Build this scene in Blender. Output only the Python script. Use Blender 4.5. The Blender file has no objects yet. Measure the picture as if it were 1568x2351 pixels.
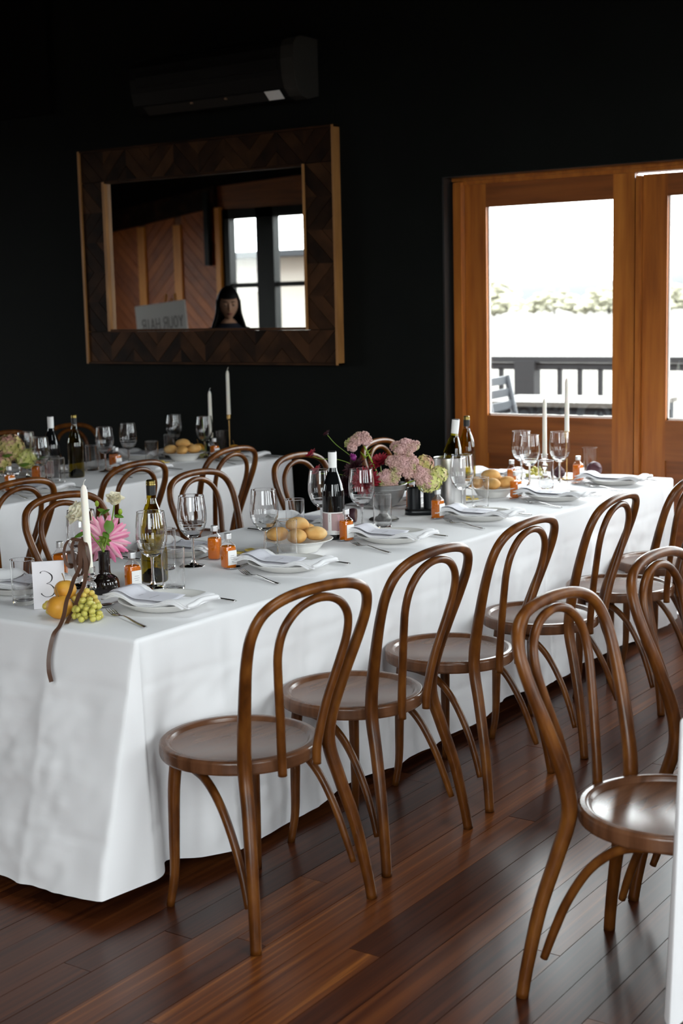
import bpy, bmesh, math, random
from mathutils import Vector, Matrix, noise

# ------------------------------------------------------------------ camera, world, exposure
S = bpy.context.scene
COL = S.collection
R = math.radians
cam_d = bpy.data.cameras.new('camera')
cam_d.lens = 50; cam_d.sensor_width = 36; cam_d.sensor_height = 36; cam_d.sensor_fit = 'AUTO'
cam_d.clip_start = .05; cam_d.clip_end = 5000
cam_d.dof.use_dof = True; cam_d.dof.focus_distance = 4.6; cam_d.dof.aperture_fstop = 4.0
cam = bpy.data.objects.new('camera', cam_d); COL.objects.link(cam)
yaw, pit, rol = R(-34.64), R(-8.39), R(-1.31)
fw = Vector((math.sin(yaw)*math.cos(pit), math.cos(yaw)*math.cos(pit), math.sin(pit)))
rt = Vector((math.cos(yaw), -math.sin(yaw), 0)); up = rt.cross(fw)
r2 = rt*math.cos(rol) + up*math.sin(rol); u2 = -rt*math.sin(rol) + up*math.cos(rol)
M = Matrix((r2, u2, -fw)).transposed().to_4x4(); M.translation = (0, 0, 1.62)
cam.matrix_world = M
S.camera = cam
S.view_settings.view_transform = 'Standard'; S.view_settings.look = 'None'
S.view_settings.exposure = 0.0; S.view_settings.gamma = 1.0; S.view_settings.use_curve_mapping = False
try:
    S.cycles.use_denoising = True
    S.cycles.max_bounces = 16; S.cycles.diffuse_bounces = 4; S.cycles.glossy_bounces = 5
    S.cycles.transmission_bounces = 16; S.cycles.transparent_max_bounces = 32
    S.cycles.sample_clamp_indirect = 8.0
except Exception:
    pass
W = bpy.data.worlds.new('overcast_sky'); S.world = W; W.use_nodes = True
wb = W.node_tree.nodes['Background']
wb.inputs[0].default_value = (.925, .965, 1.0, 1); wb.inputs[1].default_value = 15.0

def portal(loc, rot, sx, sy):
    l = bpy.data.lights.new('window_portal', 'AREA'); l.shape = 'RECTANGLE'; l.size = sx; l.size_y = sy
    l.cycles.is_portal = True
    o = bpy.data.objects.new('window_portal', l); COL.objects.link(o); o.location = loc; o.rotation_euler = rot
portal((-1.9, 7.13, 1.55), (R(-90), 0, 0), 4.2, 1.2)
for _y in (.65, 2.85, 5.05): portal((2.72, _y, 2.1), (0, R(90), 0), 2.4, 1.1)
portal((-.05, -1.3, 2.1), (R(90), 0, 0), 2.3, 2.4)
portal((-.7, 2.85, 4.0), (0, 0, 0), 1.3, 1.5)  # opening of the added skylight
portal((-15.3, 2.6, 1.75), (0, R(-90), 0), 2.1, 2.6)  # opening of the window added in the left wall
portal((-11.3, -1.22, 1.55), (R(90), 0, 0), 1.7, 2.6)

# ------------------------------------------------------------------ materials
MATS = {}
def mat(name, color=(.5, .5, .5), rough=.5, metal=0, trans=0, ior=1.45, coat=0, sheen=0, sub=0, spec=.5, emit=None):
    m = bpy.data.materials.new(name); m.use_nodes = True
    b = m.node_tree.nodes['Principled BSDF']
    b.inputs['Base Color'].default_value = (*color, 1); b.inputs['Roughness'].default_value = rough
    b.inputs['Metallic'].default_value = metal; b.inputs['Transmission Weight'].default_value = trans
    b.inputs['IOR'].default_value = ior; b.inputs['Coat Weight'].default_value = coat
    b.inputs['Coat Roughness'].default_value = .15
    b.inputs['Sheen Weight'].default_value = sheen; b.inputs['Specular IOR Level'].default_value = spec
    if sub:
        b.inputs['Subsurface Weight'].default_value = sub; b.inputs['Subsurface Radius'].default_value = (.02, .01, .005)
        b.inputs['Subsurface Scale'].default_value = .4
    MATS[name] = m
    return m
def N(m, t, **kw):
    n = m.node_tree.nodes.new(t)
    for k, v in kw.items():
        setattr(n, k, v)
    return n
def L(m, a, b): m.node_tree.links.new(a, b)
def P(m): return m.node_tree.nodes['Principled BSDF']
def ramp(m, stops):
    r = N(m, 'ShaderNodeValToRGB'); e = r.color_ramp.elements
    e[0].position, e[0].color = stops[0][0], (*stops[0][1], 1)
    e[1].position, e[1].color = stops[-1][0], (*stops[-1][1], 1)
    for p, c in stops[1:-1]:
        x = e.new(p); x.color = (*c, 1)
    return r
def noise_color(m, stops, scale=8, stretch=(1, 1, 1), detail=6, rnd=0.0, bump=0.0, bscale=None, coords='Object', dist=0.0):
    """colour ramp over stretched noise (wood grain, mottling), optional bump and per-object shift"""
    tc = N(m, 'ShaderNodeTexCoord'); mp = N(m, 'ShaderNodeMapping'); mp.inputs['Scale'].default_value = stretch
    L(m, tc.outputs[coords], mp.inputs['Vector'])
    n = N(m, 'ShaderNodeTexNoise'); n.inputs['Scale'].default_value = scale; n.inputs['Detail'].default_value = detail
    n.inputs['Distortion'].default_value = dist
    oi = N(m, 'ShaderNodeObjectInfo')
    va = N(m, 'ShaderNodeVectorMath', operation='MULTIPLY_ADD')
    cb = N(m, 'ShaderNodeCombineXYZ')
    for i in range(3): L(m, oi.outputs['Random'], cb.inputs[i])
    va.inputs[1].default_value = (37, 53, 71)
    L(m, cb.outputs[0], va.inputs[0]); L(m, mp.outputs[0], va.inputs[2]); L(m, va.outputs[0], n.inputs['Vector'])
    r = ramp(m, stops)
    fac = n.outputs['Fac']
    if rnd:
        a = N(m, 'ShaderNodeMath', operation='MULTIPLY_ADD'); a.inputs[1].default_value = rnd
        s = N(m, 'ShaderNodeMath', operation='SUBTRACT'); s.inputs[1].default_value = rnd/2
        L(m, oi.outputs['Random'], a.inputs[0]); L(m, fac, s.inputs[0]); L(m, s.outputs[0], a.inputs[2]); fac = a.outputs[0]
    L(m, fac, r.inputs['Fac']); L(m, r.outputs['Color'], P(m).inputs['Base Color'])
    if bump:
        bp = N(m, 'ShaderNodeBump'); bp.inputs['Strength'].default_value = bump; bp.inputs['Distance'].default_value = .002
        L(m, n.outputs['Fac'], bp.inputs['Height']); L(m, bp.outputs[0], P(m).inputs['Normal'])
    return m
def glassy(name, tint=(1, 1, 1), refl=1.0, base=.045):
    """thin clear wall: transparent with fresnel reflection"""
    m = bpy.data.materials.new(name); m.use_nodes = True; nt = m.node_tree; nt.nodes.clear()
    out = nt.nodes.new('ShaderNodeOutputMaterial'); t = nt.nodes.new('ShaderNodeBsdfTransparent'); t.inputs[0].default_value = (*tint, 1)
    g = nt.nodes.new('ShaderNodeBsdfGlossy'); g.inputs['Roughness'].default_value = .02; g.inputs[0].default_value = (refl, refl, refl, 1)
    lw = nt.nodes.new('ShaderNodeLayerWeight'); lw.inputs[0].default_value = .5
    pw = nt.nodes.new('ShaderNodeMath'); pw.operation = 'POWER'; pw.inputs[1].default_value = 4.0
    f = nt.nodes.new('ShaderNodeMath'); f.operation = 'MULTIPLY_ADD'; f.inputs[1].default_value = .85; f.inputs[2].default_value = base
    nt.links.new(lw.outputs['Facing'], pw.inputs[0]); nt.links.new(pw.outputs[0], f.inputs[0])
    x = nt.nodes.new('ShaderNodeMixShader')
    nt.links.new(f.outputs[0], x.inputs[0]); nt.links.new(t.outputs[0], x.inputs[1]); nt.links.new(g.outputs[0], x.inputs[2])
    nt.links.new(x.outputs[0], out.inputs[0]); MATS[name] = m
    return m

mat('wall_black', (.0055, .0062, .0056), .7, spec=.12)
noise_color(MATS['wall_black'], [(.3, (.0042, .0049, .0042)), (.7, (.0055, .0064, .0055))], 3)
mat('ceiling_black', (.004, .0036, .0032), .85, spec=.1)
mat('plank', rough=.28, spec=.36)
noise_color(MATS['plank'], [(.1, (.016, .0042, .0022)), (.34, (.042, .0105, .0038)), (.52, (.075, .02, .006)), (.75, (.13, .038, .009)), (.95, (.32, .11, .02))],
            1.5, (3.2, 1.0, 1), 7, rnd=.48, dist=.9)
mat('chair_wood', rough=.32, spec=.33)
noise_color(MATS['chair_wood'], [(.25, (.04, .0112, .002)), (.5, (.096, .029, .0046)), (.8, (.18, .063, .0105))], 9, (3, 3, 1.1), 7, rnd=.08, bump=.02)
mat('seat_wood', rough=.25, spec=.45)
noise_color(MATS['seat_wood'], [(.25, (.06, .023, .01)), (.5, (.11, .045, .021)), (.8, (.165, .074, .036))], 5, (1.2, 7, 1), 7, rnd=.1, bump=.02, dist=.4)
mat('door_wood', rough=.42)
noise_color(MATS['door_wood'], [(.2, (.18, .045, .006)), (.5, (.34, .1, .013)), (.85, (.48, .165, .024))], 4, (7, 7, .5), 7, rnd=.12, bump=.04)
mat('door_panel_wood', rough=.45)
noise_color(MATS['door_panel_wood'], [(.2, (.13, .036, .007)), (.5, (.22, .063, .012)), (.85, (.3, .095, .018))], 4, (.5, 7, 7), 7, rnd=.1, bump=.04)
mat('frame_wood', rough=.6, spec=.15)
noise_color(MATS['frame_wood'], [(.2, (.009, .0034, .0012)), (.5, (.03, .0115, .004)), (.8, (.07, .028, .01))], 7, (1, 1, 1), 7, rnd=.6, bump=.1)
mat('frame_edge', rough=.45)
noise_color(MATS['frame_edge'], [(.2, (.26, .11, .032)), (.8, (.5, .24, .075))], 6, (4, 4, .6), 6, rnd=.1)
mat('panel_orange', rough=.5)
noise_color(MATS['panel_orange'], [(.2, (.24, .05, .003)), (.8, (.46, .115, .007))], 5, (1, 1, 1), 6, rnd=.5)
mat('post_orange', rough=.5)
noise_color(MATS['post_orange'], [(.2, (.62, .2, .02)), (.8, (.8, .32, .04))], 5, (4, 4, .6), 6)
mat('mirror_glass', (.86, .87, .86), .0, metal=1)
mat('black_paint', (.006, .0065, .006), .5, spec=.2)
mat('ac_black', (.006, .0056, .0052), .5, spec=.2)
mat('white_print', (.85, .83, .8), .6)
mat('cloth', (.84, .835, .85), .85, sheen=.15, spec=.2)
def _cloth():
    m = MATS['cloth']; tc = N(m, 'ShaderNodeTexCoord'); mp = N(m, 'ShaderNodeMapping'); mp.inputs['Rotation'].default_value = (R(20), R(35), R(10)); mp.inputs['Scale'].default_value = (1, 1, .55)
    n = N(m, 'ShaderNodeTexNoise'); n.noise_type = 'RIDGED_MULTIFRACTAL'; n.inputs['Scale'].default_value = 4.5; n.inputs['Detail'].default_value = 3; n.inputs['Distortion'].default_value = .5
    L(m, tc.outputs['Object'], mp.inputs['Vector']); L(m, mp.outputs[0], n.inputs['Vector'])
    b = N(m, 'ShaderNodeBump'); b.inputs['Strength'].default_value = .16; b.inputs['Distance'].default_value = .012
    L(m, n.outputs['Fac'], b.inputs['Height']); L(m, b.outputs[0], P(m).inputs['Normal'])
_cloth()
glassy('window_glass', (.97, .985, .975))
mat('reveal_gloss', (.012, .0125, .013), .32, spec=.7)
mat('table_black', (.01, .01, .011), .5)
mat('deck', rough=.7); noise_color(MATS['deck'], [(.2, (.05, .042, .036)), (.8, (.1, .088, .075))], 4, (6, .5, 1), 5)
mat('rail_grey', (.02, .0193, .02), .6, spec=.1)
mat('field', rough=.9); noise_color(MATS['field'], [(.3, (.07, .0625, .051)), (.7, (.1, .089, .072))], .05, (1, 1, 1), 6)
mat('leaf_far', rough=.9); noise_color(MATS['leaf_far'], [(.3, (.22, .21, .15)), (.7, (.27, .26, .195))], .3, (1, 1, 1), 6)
mat('hill', (.064, .066, .067), .95)

# ------------------------------------------------------------------ mesh helpers
class MB:
    def __init__(s): s.v, s.f, s.sm = [], [], []
    def face(s, idx, smooth=True): s.f.append(tuple(idx)); s.sm.append(smooth)
    def box(s, x0, x1, y0, y1, z0, z1):
        n = len(s.v)
        s.v += [(x0, y0, z0), (x1, y0, z0), (x1, y1, z0), (x0, y1, z0), (x0, y0, z1), (x1, y0, z1), (x1, y1, z1), (x0, y1, z1)]
        for q in ((0, 3, 2, 1), (4, 5, 6, 7), (0, 1, 5, 4), (1, 2, 6, 5), (2, 3, 7, 6), (3, 0, 4, 7)): s.face([n+i for i in q], False)
        return s
    def prism(s, poly, z0, z1, axis='z', smooth=False):
        """polygon (a, b) extruded along an axis"""
        n = len(s.v); k = len(poly)
        def p(a, b, c): return {'z': (a, b, c), 'y': (a, c, b), 'x': (c, a, b)}[axis]
        s.v += [p(a, b, z0) for a, b in poly] + [p(a, b, z1) for a, b in poly]
        s.face([n+i for i in range(k)][::-1], False); s.face([n+k+i for i in range(k)], False)
        for i in range(k): s.face((n+i, n+(i+1) % k, n+k+(i+1) % k, n+k+i), smooth)
        return s
    def lathe(s, prof, seg=24, ox=0, oy=0, oz=0):
        """profile [(r, z)] revolved about z; r == 0 ends close to a point"""
        n = len(s.v); rings = []; pr = []
        for i, (r, z) in enumerate(prof):          # support loops at sharp corners keep the shading clean
            if 0 < i < len(prof)-1:
                (r0, z0), (r1, z1) = prof[i-1], prof[i+1]
                l0, l1 = math.hypot(r-r0, z-z0), math.hypot(r1-r, z1-z)
                if l0 > 1e-6 and l1 > 1e-6:
                    cs = ((r-r0)*(r1-r)+(z-z0)*(z1-z))/(l0*l1)
                    if cs < .82:
                        e0, e1 = min(.0007, .3*l0)/l0, min(.0007, .3*l1)/l1
                        pr += [(r+(r0-r)*e0, z+(z0-z)*e0), (r, z), (r+(r1-r)*e1, z+(z1-z)*e1)]; continue
            pr.append((r, z))
        q = [pr[0]]
        for (r0, z0), (r1, z1) in zip(pr, pr[1:]):
            l = math.hypot(r1-r0, z1-z0)
            if l > .012 and r0 > 1e-6 and r1 > 1e-6:
                e = .0012/l; q += [(r0+(r1-r0)*e, z0+(z1-z0)*e), (r1+(r0-r1)*e, z1+(z0-z1)*e)]
            q.append((r1, z1))
        pr = q
        for r, z in pr:
            if r < 1e-6:
                rings.append([len(s.v)]); s.v.append((ox, oy, oz+z))
            else:
                rings.append(list(range(len(s.v), len(s.v)+seg)))
                s.v += [(ox+r*math.cos(2*math.pi*i/seg), oy+r*math.sin(2*math.pi*i/seg), oz+z) for i in range(seg)]
        for a, b in zip(rings, rings[1:]):
            if len(a) == 1 and len(b) == 1: continue
            for i in range(seg):
                j = (i+1) % seg
                if len(a) == 1: s.face((a[0], b[j], b[i]))
                elif len(b) == 1: s.face((a[i], a[j], b[0]))
                else: s.face((a[i], a[j], b[j], b[i]))
        return s
    def tube(s, pts, rad, seg=10, cap=True, flat=1.0):
        pts = [Vector(p) for p in pts]; k = len(pts)
        if not hasattr(rad, '__len__'): rad = [rad]*k
        tang = [(pts[min(i+1, k-1)]-pts[max(i-1, 0)]).normalized() for i in range(k)]
        t0 = tang[0]; u = t0.cross(Vector((0, 0, 1)))
        if u.length < .1: u = t0.cross(Vector((1, 0, 0)))
        u.normalize(); rings = []
        for i in range(k):
            t = tang[i]; u = (u - t*u.dot(t)).normalized(); w = t.cross(u)
            rings.append(list(range(len(s.v), len(s.v)+seg)))
            for j in range(seg):
                a = 2*math.pi*j/seg
                s.v.append(tuple(pts[i] + u*(rad[i]*math.cos(a)) + w*(rad[i]*flat*math.sin(a))))
        for a, b in zip(rings, rings[1:]):
            for j in range(seg): s.face((a[j], a[(j+1) % seg], b[(j+1) % seg], b[j]))
        if cap:
            s.face(rings[0][::-1], False); s.face(rings[-1], False)
        return s
    def grid(s, fn, nu, nv, smooth=True, closed_u=False):
        n = len(s.v)
        for j in range(nv+1):
            for i in range(nu if closed_u else nu+1): s.v.append(tuple(fn(i/nu, j/nv)))
        w = nu if closed_u else nu+1
        for j in range(nv):
            for i in range(nu):
                i2 = (i+1) % w if closed_u else i+1
                s.face((n+j*w+i, n+j*w+i2, n+(j+1)*w+i2, n+(j+1)*w+i), smooth)
        return s
    def ico(s, c, r, sub=1, jit=0, sq=(1, 1, 1)):
        V, F = ICO[sub]; n = len(s.v)
        for x, y, z in V:
            k = 1+(random.uniform(-jit, jit) if jit else 0)
            s.v.append((c[0]+x*r*k*sq[0], c[1]+y*r*k*sq[1], c[2]+z*r*k*sq[2]))
        for f in F: s.face([n+i for i in f])
        return s
    def mesh(s, name, m):
        me = bpy.data.meshes.new(name); me.from_pydata(s.v, [], s.f)
        me.polygons.foreach_set('use_smooth', s.sm)
        ms = m if isinstance(m, (list, tuple)) else [m]
        for q in ms: me.materials.append(MATS[q] if isinstance(q, str) else q)
        me.update()
        return me
    def build(s, name, m, parent=None, loc=(0, 0, 0), rot=(0, 0, 0)):
        return obj(name, s.mesh(name, m), parent, loc, rot)
ICO = {}
for _s in (1, 2, 3):
    _b = bmesh.new(); bmesh.ops.create_icosphere(_b, subdivisions=_s, radius=1)
    ICO[_s] = ([tuple(v.co) for v in _b.verts], [[v.index for v in f.verts] for f in _b.faces]); _b.free()
def obj(name, me, parent=None, loc=(0, 0, 0), rot=(0, 0, 0)):
    o = bpy.data.objects.new(name, me); COL.objects.link(o); o.parent = parent
    o.location = loc; o.rotation_euler = rot
    return o
def tag(o, label=None, cat=None, group=None, kind=None):
    if label: o['label'] = label
    if cat: o['category'] = cat
    if group: o['group'] = group
    if kind: o['kind'] = kind
    return o
def thing(name, label, cat, loc=(0, 0, 0), rz=0, group=None):
    o = bpy.data.objects.new(name, None); COL.objects.link(o); o.empty_display_size = .05
    o.location = loc; o.rotation_euler = (0, 0, rz)
    return tag(o, label, cat, group)
def struct(o): o['kind'] = 'structure'; return o
def copy_tree(o, loc=None, rz=None, label=None, group=None, parent=None):
    c = o.copy(); COL.objects.link(c); c.parent = parent
    if loc is not None: c.location = loc
    if rz is not None: c.rotation_euler = (0, 0, rz)
    if label: c['label'] = label
    if group: c['group'] = group
    for ch in CHILD.get(o.name, list(o.children)):
        copy_tree(ch, parent=c)
    return c
CHILD = {}
def spline(pts, n=6):
    """Catmull-Rom through points (any dimension)"""
    pts = [tuple(p) for p in pts]; out = []
    P_ = [tuple(2*a-b for a, b in zip(pts[0], pts[1]))] + pts + [tuple(2*a-b for a, b in zip(pts[-1], pts[-2]))]
    for i in range(1, len(P_)-2):
        a, b, c, d = P_[i-1:i+3]
        for k in range(n):
            t = k/n
            out.append(tuple(.5*(2*b[q]+(c[q]-a[q])*t+(2*a[q]-5*b[q]+4*c[q]-d[q])*t*t+(3*b[q]-a[q]-3*c[q]+d[q])*t**3) for q in range(len(b))))
    out.append(pts[-1])
    return out
def clip(poly, box):
    """clip polygon to rectangle x0,x1,y0,y1"""
    x0, x1, y0, y1 = box
    for ax, lim, sg in ((0, x0, 1), (0, x1, -1), (1, y0, 1), (1, y1, -1)):
        out = []
        for i in range(len(poly)):
            a, b = poly[i-1], poly[i]
            ia, ib = (a[ax]-lim)*sg >= 0, (b[ax]-lim)*sg >= 0
            if ia != ib:
                t = (lim-a[ax])/(b[ax]-a[ax]); out.append((a[0]+(b[0]-a[0])*t, a[1]+(b[1]-a[1])*t))
            if ib: out.append(b)
        poly = out
        if not poly: return []
    return poly
def area(p): return abs(sum(p[i-1][0]*p[i][1]-p[i][0]*p[i-1][1] for i in range(len(p))))/2
random.seed(4)

# ------------------------------------------------------------------ room shell
XL, XR, YB, YF, ZC = -15.2, 2.6, 6.9, -1.2, 3.9
fl = struct(MB().box(XL, XR, YF, YB+.2, -.12, -.016).build('floor', 'plank'))
PW = .094
pm = MB().box(-.5, .5, -.5, .5, -.5, .5)
bev = bmesh.new(); _m = pm.mesh('plank', 'plank'); bev.from_mesh(_m)
nb = 0
x = -1.94-26*PW
while x < -.55:
    y = 1.0 + random.uniform(0, 1.2) - 1.2
    while y < 6.75:
        ln = random.uniform(1.0, 2.3); y1 = min(y+ln, 6.85)
        if y1-y > .15 and y1 > 1.9:
            o = obj('plank', _m, fl, (x+PW/2, (y+y1)/2, -.008+random.uniform(-.0006, .0002))); o.scale = (PW-.0018, y1-y-.002, .0155); nb += 1
        y = y1
    x += PW
bev.free()
# floor beyond the planks keeps the same level
MB().box(XL, -1.94-26*PW, YF, YB, -.016, 0).box(x, XR, YF, YB, -.016, 0).box(-1.94-26*PW, x, YF, .6, -.016, 0).build('floor_boards', 'plank', fl)

OX0, OX1, OZ = -4.05, .24, 2.285        # opening for the doors in the back wall
wb_ = MB().box(XL, OX0, YB, YB+.2, -.1, ZC).box(OX0, OX1, YB, YB+.2, OZ, ZC).box(OX1, XR+.2, YB, YB+.2, -.1, ZC)
struct(wb_.build('wall_back', 'wall_black'))
SX0, SX1, SY0, SY1 = -1.35, -.05, 2.1, 3.6
struct(MB().box(XL-.2, SX0, YF-.2, YB+.2, ZC, ZC+.15).box(SX1, XR+.2, YF-.2, YB+.2, ZC, ZC+.15).box(SX0, SX1, YF-.2, SY0, ZC, ZC+.15).box(SX0, SX1, SY1, YB+.2, ZC, ZC+.15).build('ceiling', 'ceiling_black'))
w9 = struct(bpy.data.objects.new('window_9', None)); COL.objects.link(w9)  # unseen skylight, added to throw more light on the table tops
fr = MB()
for k in range(4): fr.box(SX0+(SX1-SX0-.08)*k/3, SX0+(SX1-SX0-.08)*k/3+.08, SY0, SY1, ZC+.02, ZC+.1)
for y in (SY0, SY1-.08): fr.box(SX0, SX1, y, y+.08, ZC+.02, ZC+.1)
fr.build('window_frame', 'black_paint', w9)
MB().box(SX0, SX1, SY0, SY1, ZC+.06, ZC+.066).build('pane', 'window_glass', w9)
struct(MB().box(XL-.2, XL, YF, 1.3, -.1, ZC).box(XL-.2, XL, 3.9, YB, -.1, ZC).box(XL-.2, XL, 1.3, 3.9, -.1, .7).box(XL-.2, XL, 1.3, 3.9, 2.8, ZC).build('wall_left', 'wall_black'))
w8 = struct(bpy.data.objects.new('window_8', None)); COL.objects.link(w8)  # unseen window, added to light the front timber wall and the person
fr = MB()
for y in (1.3, 2.56, 3.82): fr.box(XL-.12, XL-.05, y, y+.08, .7, 2.8)
for z in (.7, 2.72): fr.box(XL-.12, XL-.05, 1.3, 3.9, z, z+.08)
fr.build('window_frame', 'black_paint', w8)
MB().box(XL-.09, XL-.085, 1.3, 3.9, .7, 2.8).build('pane', 'window_glass', w8)
wr = MB()
RW = [(.1, 1.2), (2.3, 3.4), (4.5, 5.6)]          # windows in the right wall
ys = [YF] + [q for w in RW for q in w] + [YB]
for i in range(0, len(ys), 2): wr.box(XR, XR+.2, ys[i], ys[i+1], -.1, ZC)
for a, b in RW: wr.box(XR, XR+.2, a, b, -.1, .9).box(XR, XR+.2, a, b, 3.3, ZC)
struct(wr.build('wall_right', 'wall_black'))
for k, (a, b) in enumerate(RW):
    w = struct(bpy.data.objects.new(f'window_{k+1}', None)); COL.objects.link(w)
    fr = MB()
    for y0, y1 in ((a, a+.07), (b-.07, b), ((a+b)/2-.04, (a+b)/2+.04)): fr.box(XR+.03, XR+.1, y0, y1, .9, 3.3)
    for z0, z1 in ((.9, .98), (3.22, 3.3), (2.3, 2.35)): fr.box(XR+.035, XR+.095, a, b, z0, z1)
    fr.build('window_frame', 'black_paint', w)
    MB().box(XR+.06, XR+.066, a, b, .9, 3.3).build('pane', 'window_glass', w)

# front wall (seen only in the mirror)
FX0, FX1, FZ = -12.11, -10.42, 2.86
BW = [(-1.2, 1.1)]
wf = MB().box(XL, FX0, YF-.2, YF, -.1, ZC).box(FX0, FX1, YF-.2, YF, FZ, ZC).box(FX1, BW[0][0], YF-.2, YF, -.1, ZC).box(BW[-1][1], XR+.2, YF-.2, YF, -.1, ZC)
wf.box(BW[0][0], BW[-1][1], YF-.2, YF, 3.3, ZC).box(BW[0][0], BW[-1][1], YF-.2, YF, -.1, .9)
WF = struct(wf.build('wall_front', 'door_panel_wood'))
for k, (a, b) in enumerate(BW):
    w = struct(bpy.data.objects.new(f'window_{k+5}', None)); COL.objects.link(w)
    fr = MB()
    for x0, x1 in ((a, a+.07), (b-.07, b), ((a+b)/2-.04, (a+b)/2+.04)): fr.box(x0, x1, YF-.1, YF-.03, .9, 3.3)
    for z0, z1 in ((.9, .98), (3.22, 3.3), (2.3, 2.35)): fr.box(a, b, YF-.095, YF-.035, z0, z1)
    fr.build('window_frame', 'black_paint', w)
    MB().box(a, b, YF-.066, YF-.06, .9, 3.3).build('pane', 'window_glass', w)
w4 = struct(bpy.data.objects.new('window_4', None)); COL.objects.link(w4)
fr = MB().box(FX0, -12.0, YF-.1, YF+.03, 0, FZ).box(-11.555, -11.27, YF-.1, YF+.03, 0, FZ).box(-10.74, FX1, YF-.1, YF+.03, 0, FZ)
fr.box(FX0, FX1, YF-.1, YF+.03, 2.735, FZ).box(FX0, FX1, YF-.1, YF+.03, 0, .12).box(FX0, FX1, YF-.06, YF+.02, 1.84, 1.9).box(FX0, FX1, YF-.06, YF+.02, .78, .95)
fr.build('window_frame', 'black_paint', w4)
for a, b in ((-12.0, -11.555), (-11.27, -10.74)):
    for z0, z1 in ((.95, 1.84), (1.9, 2.735)): MB().box(a, b, YF-.04, YF-.035, z0, z1).build('pane', 'window_glass', w4)

# ------------------------------------------------------------------ glazed timber doors in the back wall
YD = 7.0
struct(MB().box(OX0, -4.019, YD, YB+.2, 0, OZ).box(-4.019, -3.972, YD-.03, YB+.2, 0, OZ-.03).box(OX0, OX1, YD-.01, YB+.2, OZ-.022, OZ)
       .box(OX0, OX1, YD, YB+.2, OZ-.042, OZ-.022).box(OX1-.05, OX1, YD, YB+.2, 0, OZ).build('trim_1', 'door_wood'))
struct(MB().box(OX0-.001, OX0+.012, YB+.002, YD, 0, OZ).box(OX0, OX1, YB+.002, YD, OZ-.004, OZ).build('trim_2', 'reveal_gloss'))
def door(n, x0, ztop, full=False):
    w = 1.0
    d = struct(bpy.data.objects.new(f'door_{n}', None)); COL.objects.link(d); d.location = (x0, YD, 0)
    st = .132; gr = w-.12
    y0, y1 = .012, .055
    MB().box(0, st, y0, y1, .02, ztop).build('stile', 'door_wood', d)
    MB().box(gr, w, y0, y1, .02, ztop).build('stile', 'door_wood', d)
    MB().box(st, gr, y0, y1, 2.118, ztop).build('rail', 'door_panel_wood', d)
    zb = .14 if full else .976
    if not full: MB().box(st, gr, y0, y1, .765, .976).build('rail', 'door_panel_wood', d)
    MB().box(st, gr, y0, y1, .02, .14 if full else .22).build('rail', 'door_panel_wood', d)
    if not full: MB().box(st, gr, y0+.014, y1-.01, .22, .765).build('panel', 'door_panel_wood', d)
    b = MB()
    for q in ((st, st+.008, zb, 2.118), (gr-.008, gr, zb, 2.118)): b.box(q[0], q[1], y0+.022, y0+.03, q[2], q[3])
    b.box(st, gr, y0+.022, y0+.03, zb, zb+.01).build('glazing_bead', 'white_print', d)
    MB().box(st, gr, y0+.031, y0+.036, zb, 2.118).build('pane', 'window_glass', d)
    return d
D1 = door(1, -3.969, 2.243)
for k in range(1, 4):
    x0 = -3.969 + 1.045*k
    struct(MB().box(x0-.03, x0-.002, YD-.012, YD+.06, .02, 2.225).box(x0-.075, x0+.03, YD+.062, YD+.08, .02, 2.22).build(f'trim_{k+2}', 'door_wood'))
    door(k+1, x0, 2.23 if k == 1 else 2.24)

# ------------------------------------------------------------------ dark bulkhead high on the wall
struct(MB().box(-9.2, -7.0, YB-.03, YB, 2.89, ZC).build('trim_9', 'ceiling_black'))

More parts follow.
